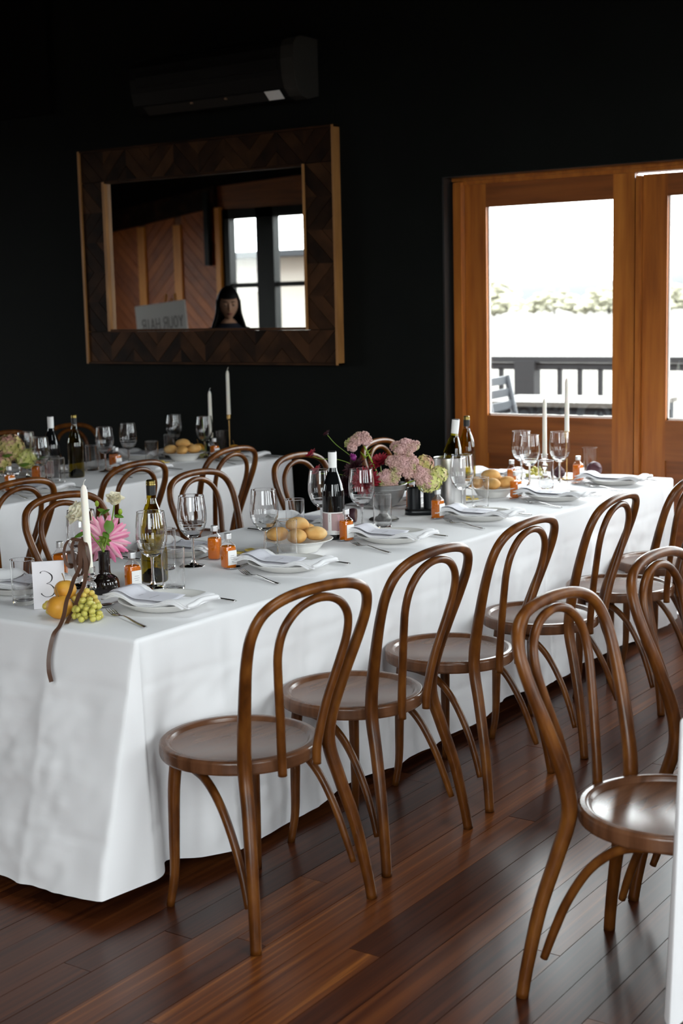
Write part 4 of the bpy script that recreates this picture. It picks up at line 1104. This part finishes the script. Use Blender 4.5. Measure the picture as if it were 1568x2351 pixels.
ribbon([(kx, ky-.012, kz), (kx+.022, ky-.018, .925), (kx+.03, ky-.02, .88), (kx+.018, ky-.026, .845), (kx+.006, ky-.024, .885), (kx, ky-.012, kz)], .005, RD).build('bow_loop', 'ribbon', rb)
ribbon([(kx+.0125*math.cos(a), ky+.0125*math.sin(a), kz+.001) for a in [R(40*i) for i in range(10)]], .005, (0, 0, 1), 3).build('band', 'ribbon', rb)

# ------------------------------------------------------------------ flowers
def petal_mesh(name, ln, w, cup, m, curl=.0, nu=6, nv=4, tip=.0):
    def f(u, v):
        s = 2*v-1; ww = w*(math.sin(math.pi*min(1, u**.75*.93+.035))**.75)*(1-tip*u)
        return (ln*u, s*ww, cup*ln*(s*s)*.35*math.sin(math.pi*min(1, u+.1))+curl*ln*u*u)
    return MB().grid(f, nu, nv).mesh(name, m)
def orient(o, d, spin=0):
    q = Vector(d).to_track_quat('Z', 'Y'); o.rotation_mode = 'QUATERNION'; o.rotation_quaternion = q
def bloom(name, label, cat, c, face, rings, mesh_m, group, stem=None, core=None, core_m='stem_green', calyx=False):
    """rings: (count, length, half width, elevation deg, cup)"""
    t = thing(name, label, cat, c, 0, group); orient(t, face)
    for ri, (n, ln, w, el, cup) in enumerate(rings):
        me = petal_mesh('petal', ln, w, cup, mesh_m, .05, tip=.15)
        for i in range(n):
            o = obj('petal', me, t, (0, 0, .002*ri)); o.rotation_euler = (0, -R(el+random.uniform(-5, 5)), 2*math.pi*(i+.5*(ri % 2))/n+random.uniform(-.08, .08))
    if core: MB().ico((0, 0, core*.3), core, 2, .1).build('flower_centre', core_m, t)
    if calyx:
        me = petal_mesh('sepal', .024, .006, .3, 'stem_green', -.05)
        for i in range(8):
            o = obj('sepal', me, t, (0, 0, -.004)); o.rotation_euler = (0, -R(-18), 2*math.pi*i/8)
        MB().ico((0, 0, -.006), .011, 2, .08).build('flower_base', 'stem_green', t)
    if stem:
        iw = Matrix.Translation(c) @ Vector(face).to_track_quat('Z', 'Y').to_matrix().to_4x4(); iw.invert()
        MB().tube([tuple(iw @ Vector(p)) for p in spline(stem, 5)], .0023 if cat != 'cosmos' else .0013, 7).build('stem', 'stem_green', t)
    return t
random.seed(21)
dv = thing('bud_vase', 'dark brown glass bottle vase with a long neck, near table end', 'vase', (-3.104, 3.181, T))
MB().lathe([(0, .004)]+spline([(.038, .001), (.044, .004), (.0455, .012), (.044, .034), (.038, .047), (.027, .055), (.0205, .06), (.0185, .07), (.018, .085), (.0178, .105), (.0185, .126)], 4)+[(.0195, .131), (.017, .131), (.0155, .12), (.0155, .07), (0, .06)], 40).build('glass', 'smoke_glass', dv)
VM = (-3.106, 3.182, T+.125)
bloom('dahlia', 'pink dahlia seen from behind in the dark bud vase', 'dahlia', (-3.125, 3.21, .897), (-.55, .8, .12),
      [(17, .083, .0135, 4, .25), (17, .077, .013, 14, .25), (14, .066, .012, 30, .25), (10, .052, .011, 52, .3)], 'dahlia_pink', 'cut flowers in the bud vase', [(-3.122, 3.2, .892), (-3.106, 3.178, .885), (-3.1, 3.175, .862), (-3.104, 3.18, .8)], .014, 'pear', True)
def leaf_mesh(ln, w):
    def f(u, v):
        s = 2*v-1; ww = w*math.sin(math.pi*min(1, u*.96+.02))**.8
        return (ln*u, s*ww, -.18*abs(s)*ww+.12*ln*math.sin(u*2.5))
    return MB().grid(f, 8, 4).mesh('leaf', 'leaf_green')
LF = leaf_mesh(.05, .016); LS = leaf_mesh(.032, .01)
def rose(label, c, r, face, stem, leaves=(), buds=()):
    t = bloom('rose', label, 'rose', c, face, [(5, r*1.1, r*.6, 25, 1.2), (5, r*1.05, r*.55, 48, 1.3), (4, r*.95, r*.5, 66, 1.4), (3, r*.8, r*.4, 80, 1.4)], 'rose_cream', 'cut flowers in the bud vase', stem, r*.4, 'rose_cream')
    iw = (Matrix.Translation(c) @ Vector(face).to_track_quat('Z', 'Y').to_matrix().to_4x4()).inverted()
    for p, d, me in leaves:
        o = obj('leaf', me, t, iw @ Vector(p)); o.rotation_mode = 'QUATERNION'; o.rotation_quaternion = (iw.to_3x3() @ Vector(d)).to_track_quat('X', 'Z')
    for p in buds:
        q = iw @ Vector(p); b = MB().ico(tuple(q), .008, 2, .05, (.85, .85, 1.5)).build('bud', 'leaf_lime', t)
    return t
rose('small cream rose on top of the bud vase stems', (-3.1, 3.234, 1.015), .033, (.35, -.3, .8), [(-3.1, 3.234, 1.01), (-3.105, 3.225, .96), (-3.108, 3.2, .9), VM],
     [((-3.11, 3.218, .965), (.1, -.15, -.5), LF), ((-3.115, 3.215, .985), (-.6, -.4, .2), LS), ((-3.1, 3.23, .975), (.7, .4, -.25), LS), ((-3.12, 3.2, .925), (.5, -.1, -.4), LS)], [(-3.142, 3.2, 1.012), (-3.082, 3.24, .985)])
rose('large cream rose half hidden by the candle', (-3.17, 3.165, .975), .05, (-.3, -.6, .55), [(-3.168, 3.168, .965), (-3.15, 3.175, .92), (-3.12, 3.18, .885), VM],
     [((-3.15, 3.165, .93), (-.5, -.5, -.35), LF), ((-3.14, 3.17, .91), (.1, -.6, -.2), LS), ((-3.13, 3.19, .97), (.5, .1, .5), LS), ((-3.125, 3.2, .98), (.6, .3, .3), LS)])
# silver footed bowl with the big arrangement
cb = thing('footed_bowl', 'tarnished silver footed bowl holding the pink and dark red flowers', 'bowl', (-3.12, 4.82, T))
MB().lathe([(0, .003), (.058, .001), (.062, .004), (.056, .01), (.03, .018), (.018, .03), (.018, .04), (.03, .05), (.06, .07), (.08, .1), (.09, .128), (.094, .13), (.094, .136), (.097, .15), (.094, .152), (.088, .135), (.06, .08), (0, .06)], 44).build('bowl', 'pewter', cb)
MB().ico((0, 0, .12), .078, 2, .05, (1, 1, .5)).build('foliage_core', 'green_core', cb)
AG = 'flowers in the silver bowl'
def sedum(label, c, r, n, stem, seed, up=(0, 0, 1)):
    random.seed(seed); t = thing('sedum_head', label, 'sedum', c, 0, AG); m = MB(); u = Vector(up).normalized(); lumps = []
    q = u.to_track_quat('Z', 'Y')
    for k in range(11):
        a = k*2.4; rr = r*.78*math.sqrt(k/11)
        lumps.append((q @ Vector((rr*math.cos(a), rr*math.sin(a), r*.42*(1-(rr/r)**2)+random.uniform(-.004, .004))), r*random.uniform(.3, .4)))
    for cc, lr in lumps:
        for i in range(n//11):
            d = Vector((random.gauss(0, 1), random.gauss(0, 1), random.gauss(0, 1))).normalized()
            if (q.inverted() @ d).z < -.35: d = -d
            m.ico(tuple(cc+d*lr), .0042*random.uniform(.7, 1.15), 1, .15)
    for cc, lr in lumps: m.ico(tuple(cc), lr*.9, 2)
    m.build('florets', 'sedum', t)['kind'] = 'stuff'
    MB().tube([tuple(Vector(p)-Vector(c)) for p in spline(stem, 4)], .0034, 7).build('stem', 'leaf_lime', t)
    return t
CB = (-3.12, 4.82, T+.12)
s1 = sedum('pink sedum head standing highest above the silver bowl', (-3.215, 4.8, 1.045), .062, 700, [(-3.205, 4.81, 1.04), (-3.16, 4.82, .95), CB], 1, (-.2, -.3, .9))
lf_ = petal_mesh('leaf', .04, .008, .3, 'leaf_lime', .1)
for d, z in (((.5, .4, .6), -.045), ((.6, .1, .4), -.055), ((-.2, -.5, .6), -.06)):
    o = obj('leaf', lf_, s1, (.02, .005, z)); o.rotation_mode = 'QUATERNION'; o.rotation_quaternion = Vector(d).to_track_quat('X', 'Z')
sedum('greenish pink sedum head at the top right of the bowl', (-3.07, 4.91, 1.01), .064, 700, [(-3.075, 4.9, 1.0), (-3.1, 4.85, .95), CB], 2, (.1, -.2, .9))
sedum('pink sedum head in the middle of the bowl', (-3.06, 4.87, .95), .066, 800, [(-3.07, 4.87, .94), CB], 3, (.35, -.5, .6))
sedum('low pink sedum head over the rim of the silver bowl', (-3.09, 4.81, .9), .052, 600, [(-3.1, 4.82, .89), CB], 4, (.4, -.7, .35))
sedum('pale pink sedum head beside the green hydrangea', (-3.0, 4.92, .905), .052, 600, [(-3.01, 4.92, .9), CB], 5, (.6, -.4, .4))
def hydrangea(label, c, r, n, m, seed, group, flat=.85, leaves=0, ps=.011):
    random.seed(seed); t = thing('hydrangea_head', label, 'hydrangea', c, 0, group); b = MB()
    for i in range(n):
        z = 1-2*(i+.5)/n; a = i*2.39996; s = math.sqrt(1-z*z); d = Vector((s*math.cos(a), s*math.sin(a), z)); p = d*r*random.uniform(.86, 1.06); p.z *= flat
        u = d.orthogonal().normalized(); w = d.cross(u); sp = random.random()*1.5
        for k in range(4):
            e = u*math.cos(sp+k*math.pi/2)+w*math.sin(sp+k*math.pi/2); f = d.cross(e); l = ps*random.uniform(.85, 1.25)
            n0 = len(b.v)
            for q in (p, p+e*l*.55-f*l*.55+d*l*.18, p+e*l*1.15+d*l*random.uniform(0, .5), p+e*l*.55+f*l*.55+d*l*.18): b.v.append(tuple(q))
            b.face((n0, n0+1, n0+2, n0+3))
    b.build('florets', m, t)['kind'] = 'stuff'
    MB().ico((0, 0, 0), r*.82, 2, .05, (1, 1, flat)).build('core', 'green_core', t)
    for k in range(leaves):
        o = obj('leaf', LFB, t, (r*.7*math.cos(k*2.1-.9), r*.7*math.sin(k*2.1-.9), -r*.3)); o.rotation_euler = (0, R(15-20*k), k*2.1-.9)
    return t
LFB = leaf_mesh(.075, .026)
hydrangea('lime green hydrangea spilling over the black holder', (-2.985, 4.955, .885), .05, 90, 'hydrangea', 31, AG, .8)
hydrangea('pale green hydrangea at the far right of the bowl', (-2.955, 4.985, .915), .034, 50, 'hydrangea', 32, AG, .9)
hydrangea('peach hydrangea above the lime green one', (-3.005, 4.955, .96), .036, 55, 'hydrangea_mix', 33, AG, .9)
bloom('dahlia', 'big crimson dahlia over the left rim of the silver bowl', 'dahlia', (-3.15, 4.735, .9), (.35, -.8, .12), [(18, .066, .011, 5, .5), (18, .06, .011, 18, .5), (16, .052, .01, 34, .5), (13, .042, .009, 52, .5), (9, .03, .008, 72, .5)], 'dahlia_red', AG, [(-3.155, 4.75, .9), CB], .012, 'dahlia_dark')
bloom('dahlia', 'very dark maroon dahlia behind the crimson one', 'dahlia', (-3.225, 4.775, .94), (-.2, -.6, .4), [(16, .062, .011, 5, .5), (15, .055, .01, 24, .5), (13, .044, .009, 45, .5), (9, .03, .008, 70, .5)], 'dahlia_dark', AG, [(-3.21, 4.785, .93), CB], .012, 'dahlia_dark')
bloom('dahlia', 'dark maroon dahlia low at the left of the bowl', 'dahlia', (-3.25, 4.765, .88), (-.5, -.6, -.05), [(14, .055, .011, 5, .5), (13, .05, .01, 24, .5), (10, .04, .009, 45, .5)], 'dahlia_dark', AG, [(-3.23, 4.775, .88), CB], .012, 'dahlia_dark')
bloom('dahlia', 'maroon dahlia behind the pink sedum', 'dahlia', (-3.145, 4.845, .965), (-.1, -.4, .7), [(14, .055, .011, 10, .5), (13, .048, .01, 30, .5), (10, .04, .009, 50, .5)], 'magenta' if 0 else 'dahlia_red', AG, [(-3.145, 4.84, .955), CB], .012, 'dahlia_dark')
bloom('dahlia', 'small magenta dahlia bud left of the tallest sedum stem', 'dahlia', (-3.235, 4.785, .988), (-.4, -.4, .7), [(10, .024, .008, 60, 1), (9, .024, .008, 75, 1)], 'magenta', AG, [(-3.233, 4.787, .98), (-3.2, 4.8, .93), CB], .014, 'magenta')
for l, c, st, r in [('dark cosmos flower on the longest thin stem', (-3.329, 4.731, 1.089), [(-3.329, 4.731, 1.085), (-3.3, 4.75, 1.045), (-3.23, 4.785, .98), CB], .02),
                    ('deep red cosmos behind the white bottle cap', (-3.375, 4.685, 1.006), [(-3.372, 4.687, 1.0), (-3.34, 4.7, .99), (-3.28, 4.74, .985), (-3.22, 4.78, .95), CB], .03),
                    ('deep red cosmos above the glass left of the bottle', (-3.354, 4.687, .935), [(-3.35, 4.69, .93), (-3.28, 4.74, .925), (-3.2, 4.79, .9), CB], .036)]:
    bloom('cosmos_flower', l, 'cosmos', c, (-.3, -.5, .7), [(8, r, r*.36, 25, .4)], 'dahlia_red' if r > .025 else 'dahlia_dark', AG, st, r*.25, 'dahlia_dark')
bh = thing('twin_holder', 'black twin cylinder holder on an oval tray under the green hydrangea', 'holder', (-3.065, 5.03, T), R(34.6))
def stad(w, r, z0, z1):
    return MB().prism([(w*(1 if math.cos(a) > 0 else -1)+r*math.cos(a), r*math.sin(a)) for a in [R(-88+11.2*i) for i in range(32)]], z0, z1, 'z', True)
stad(.036, .036, .0, .024).build('tray', 'black_ceramic', bh)
for s in (-1, 1): MB().lathe([(0, .024), (.0285, .024), (.0285, .112), (.026, .114), (.024, .112), (.024, .05), (0, .05)], 28, s*.034).build('cylinder', 'black_ceramic', bh)
# back table flowers
gv = thing('glass_compote', 'clear glass footed vase under the mixed hydrangeas on the back table', 'vase', (-5.46, 4.95, T))
MB().lathe([(0, .002), (.045, .002), (.04, .008), (.012, .016), (.012, .035), (.04, .05), (.06, .075), (.065, .1), (.062, .1), (.055, .075), (0, .055)], 28).build('glass', 'clear_glass', gv)
BG = 'hydrangeas on the back table'
hydrangea('mauve and cream hydrangea on the back table at the left edge', (-5.47, 4.97, .925), .07, 130, 'hydrangea_mix', 41, BG, .95, 2, .014)
hydrangea('green tinged hydrangea facing right on the back table', (-5.4, 5.01, .87), .05, 80, 'hydrangea', 42, BG, .9, 2, .013)
hydrangea('lower cream hydrangea on the back table', (-5.47, 4.9, .855), .05, 80, 'hydrangea_mix', 43, BG, .9, 1, .013)
o = bloom('dried_leaf_sprig', 'small reddish leaf sprig beside the back table candles', 'leaf sprig', (-5.49, 6.5, .952), (-.2, -.3, .9), [(4, .035, .012, 10, .5)], 'fig_flesh', None, [(-5.49, 6.5, .95), (-5.47, 6.5, .85), (-5.46, 6.5, .76)])

# ------------------------------------------------------------------ person (seen only in the mirror)
def person():
    t = thing('person', 'person with long black fringed hair and a dark navy top, seen in the mirror', 'person', (-6.72, 5.43, 0), R(-44))
    mat('skin', (.5, .27, .17), .5, sub=.1); mat('navy', (.008, .009, .02), .8); mat('hair', (.005, .004, .004), .55, spec=.25); mat('lip', (.34, .1, .08), .45)
    mat('eye_white', (.32, .28, .26), .4); mat('iris', (.02, .012, .008), .2); mat('gold', (.6, .42, .15), .3, metal=1)
    J = {'pel': (0, 0, .95, .13), 'wai': (0, .0, 1.1, .115), 'che': (0, .0, 1.28, .125), 'sho': (0, -.01, 1.4, .085), 'nek': (0, .0, 1.46, .052), 'nk2': (0, .02, 1.53, .05)}
    E = [('pel', 'wai'), ('wai', 'che'), ('che', 'sho'), ('sho', 'nek'), ('nek', 'nk2')]
    for s, n in ((-1, 'l'), (1, 'r')):
        J.update({n+'hip': (s*.095, 0, .9, .092), n+'kne': (s*.1, .01, .5, .06), n+'ank': (s*.1, -.02, .09, .04), n+'toe': (s*.11, .13, .04, .035),
                  n+'sh': (s*.17, -.01, 1.4, .055), n+'elb': (s*.235, -.03, 1.12, .042), n+'wri': (s*.235, .05, .88, .028), n+'pal': (s*.233, .07, .81, .03)})
        E += [('pel', n+'hip'), (n+'hip', n+'kne'), (n+'kne', n+'ank'), (n+'ank', n+'toe'), ('sho', n+'sh'), (n+'sh', n+'elb'), (n+'elb', n+'wri'), (n+'wri', n+'pal')]
        for k, (dy, l) in enumerate(((.03, .075), (.012, .085), (-.008, .08), (-.026, .065))):
            J[f'{n}f{k}a'] = (s*.232, .075+dy, .775, .0095); J[f'{n}f{k}b'] = (s*.226, .083+dy, .775-l*.55, .0088); J[f'{n}f{k}c'] = (s*.215, .086+dy, .775-l, .0075)
            E += [(n+'pal', f'{n}f{k}a'), (f'{n}f{k}a', f'{n}f{k}b'), (f'{n}f{k}b', f'{n}f{k}c')]
        J[n+'t1'] = (s*.22, .115, .82, .0105); J[n+'t2'] = (s*.21, .13, .785, .0085); E += [(n+'pal', n+'t1'), (n+'t1', n+'t2')]
    def skin_obj(name, J, E, m, grow=0, sub=2):
        ks = list(J); me = bpy.data.meshes.new(name); me.from_pydata([J[k][:3] for k in ks], [(ks.index(a), ks.index(b)) for a, b in E], [])
        me.materials.append(MATS[m]); o = obj(name, me, t)
        md = o.modifiers.new('skin', 'SKIN'); md.use_smooth_shade = True
        for i, k in enumerate(ks):
            r = J[k][3]+grow; me.skin_vertices[0].data[i].radius = (r, r*.82 if k in ('pel', 'wai', 'che') else r); me.skin_vertices[0].data[i].use_root = (i == 0)
        o.modifiers.new('sub', 'SUBSURF').render_levels = sub; o.modifiers['sub'].levels = sub
        return o
    body = skin_obj('body_rig', J, E, 'skin')
    bpy.context.view_layer.update()
    ev = body.evaluated_get(bpy.context.evaluated_depsgraph_get()).to_mesh()
    m = MB(); m.v = [tuple(v.co) for v in ev.vertices]; m.f = [tuple(p.vertices) for p in ev.polygons]; m.sm = [True]*len(m.f)
    bpy.data.objects.remove(body)
    # head sculpted from a sphere; +y is the face
    b = bmesh.new(); bmesh.ops.create_icosphere(b, subdivisions=5, radius=1)
    n0 = len(m.v); tilt = R(-11)
    def hp(x, y, z):
        """head space -> thing space (tilted down)"""
        yy = y*math.cos(tilt)-z*math.sin(tilt); zz = y*math.sin(tilt)+z*math.cos(tilt)
        return (x, yy+.025, zz+1.625)
    for v in b.verts:
        x, y, z = v.co
        X, Y, Z = x*.073, y*.092, z*.118
        if Z < 0: X *= 1-.38*(-z)**1.6; Y *= 1-.1*(-z)
        if y > 0:
            Y = min(Y, .086+.0*z)*(1-.03*abs(z))
            Y += .024*math.exp(-(X/.0095)**2)*math.exp(-((Z+.02)/.017)**2)+.012*math.exp(-(X/.008)**2)*math.exp(-((Z-.005)/.02)**2)     # nose
            Y -= .009*math.exp(-((abs(X)-.03)/.014)**2)*math.exp(-((Z-.012)/.012)**2)                                                    # eye sockets
            Y += .005*math.exp(-((abs(X)-.03)/.02)**2)*math.exp(-((Z-.032)/.01)**2)                                                       # brow
            Y += .007*math.exp(-(X/.02)**2)*math.exp(-((Z+.056)/.012)**2)                                                                 # lips
            Y += .008*math.exp(-(X/.02)**2)*math.exp(-((Z+.095)/.014)**2)                                                                 # chin
        m.v.append(hp(X, Y, Z))
    m.f += [tuple(n0+q.index for q in f.verts) for f in b.faces]; m.sm += [True]*len(b.faces); b.free()
    bd = m.build('body', 'skin', t); rm = bd.modifiers.new('remesh', 'REMESH'); rm.mode = 'VOXEL'; rm.voxel_size = .0055; rm.use_smooth_shade = True
    for s in (-1, 1):
        MB().ico(hp(s*.03, .0735, .009), .0125, 2).build('eye', 'eye_white', t)
        MB().ico(hp(s*.03, .0825, .005), .0058, 2).build('iris', 'iris', t)
        MB().ico(hp(s*.03, .0765, .0125), .015, 2, 0, (1, .8, .62)).build('eyelid', 'skin', t)
        MB().tube([hp(s*.014, .087, .03), hp(s*.03, .085, .034), hp(s*.046, .077, .03)], [.0028, .0032, .0018], 6).build('eyebrow', 'hair', t)
        MB().ico(hp(s*.071, -.004, -.008), .022, 2, 0, (.32, .6, 1.1)).build('ear', 'skin', t)
        pts = [hp(s*.077, .004+.011*math.sin(a), -.044+.011*math.cos(a)) for a in [2*math.pi*i/14 for i in range(15)]]
        MB().tube(pts, .0016, 6, False).build('earring', 'gold', t)
    MB().tube([hp(-.021, .081, -.055), hp(-.008, .091, -.0535), hp(0, .0915, -.055), hp(.008, .091, -.0535), hp(.021, .081, -.055)], [.001, .004, .0038, .004, .001], 8).build('upper_lip', 'lip', t)
    MB().tube([hp(-.019, .081, -.058), hp(0, .09, -.0625), hp(.019, .081, -.058)], [.001, .0046, .001], 8).build('lower_lip', 'lip', t)
    # clothes
    Jt = {k: v for k, v in J.items() if k in ('pel', 'wai', 'che', 'sho', 'nek', 'nk2') or k[1:] in ('sh', 'elb', 'wri')}
    Jt['nk2'] = (0, .014, 1.505, .05)
    skin_obj('top', Jt, [e for e in E if e[0] in Jt and e[1] in Jt], 'navy', .014)
    Jp = {k: v for k, v in J.items() if k == 'pel' or k[1:] in ('hip', 'kne', 'ank')}
    skin_obj('trousers', Jp, [e for e in E if e[0] in Jp and e[1] in Jp], 'navy', .016)
    for s in (-1, 1): MB().ico((s*.105, .05, .035), 1, 2, 0, (.05, .13, .036)).build('shoe', 'hair', t)
    # hair: cap with fringe, then long locks down the back and sides
    def cap(u, v):
        a = 2*math.pi*u; el = R(90-(118 if True else 0)*v)
        f = max(0, math.sin(a))                      # towards the face
        lim = R(90)-(R(90)-R(20))*v if f > .35 else R(90)-(R(90)+R(50))*v
        k = sstep(.2, .5, f); el = (R(90)-R(66)*v)*k+(R(90)-R(140)*v)*(1-k)
        r = 1.0
        x, y, z = math.cos(a)*math.cos(el)*.086, math.sin(a)*math.cos(el)*.106-.004, math.sin(el)*.134
        w = .003*math.sin(40*a)*math.cos(el)
        return hp(x+w*math.cos(a), y+w*math.sin(a), z)
    hr = MB().grid(cap, 72, 16, True, True).build('hair', 'hair', t); sd = hr.modifiers.new('solid', 'SOLIDIFY'); sd.thickness = .012; sd.offset = 1
    lk = MB(); random.seed(5)
    for i in range(46):
        a = R(170+200*i/45); x, y = .08*math.cos(a), .092*math.sin(a)-.004
        q0 = hp(x*.98, y, .03); L_ = random.uniform(.3, .44); wv = random.uniform(0, 6)
        sx = 1 if x > 0 else -1
        pts = [q0, (q0[0]*1.12, q0[1]-.005, q0[2]-.1), (q0[0]*1.35+sx*.012, q0[1]-.02, q0[2]-.2), (q0[0]*1.5+sx*.02+.008*math.sin(wv), q0[1]-.03-.02*abs(math.sin(a)), q0[2]-.3), (q0[0]*1.5+.015*math.sin(wv+1), q0[1]-.03, q0[2]-.1-L_)]
        lk.tube(spline(pts, 3), [.014]*8+[.012]*4+[.004], 6)
    lk.build('long_locks', 'hair', t)
person()
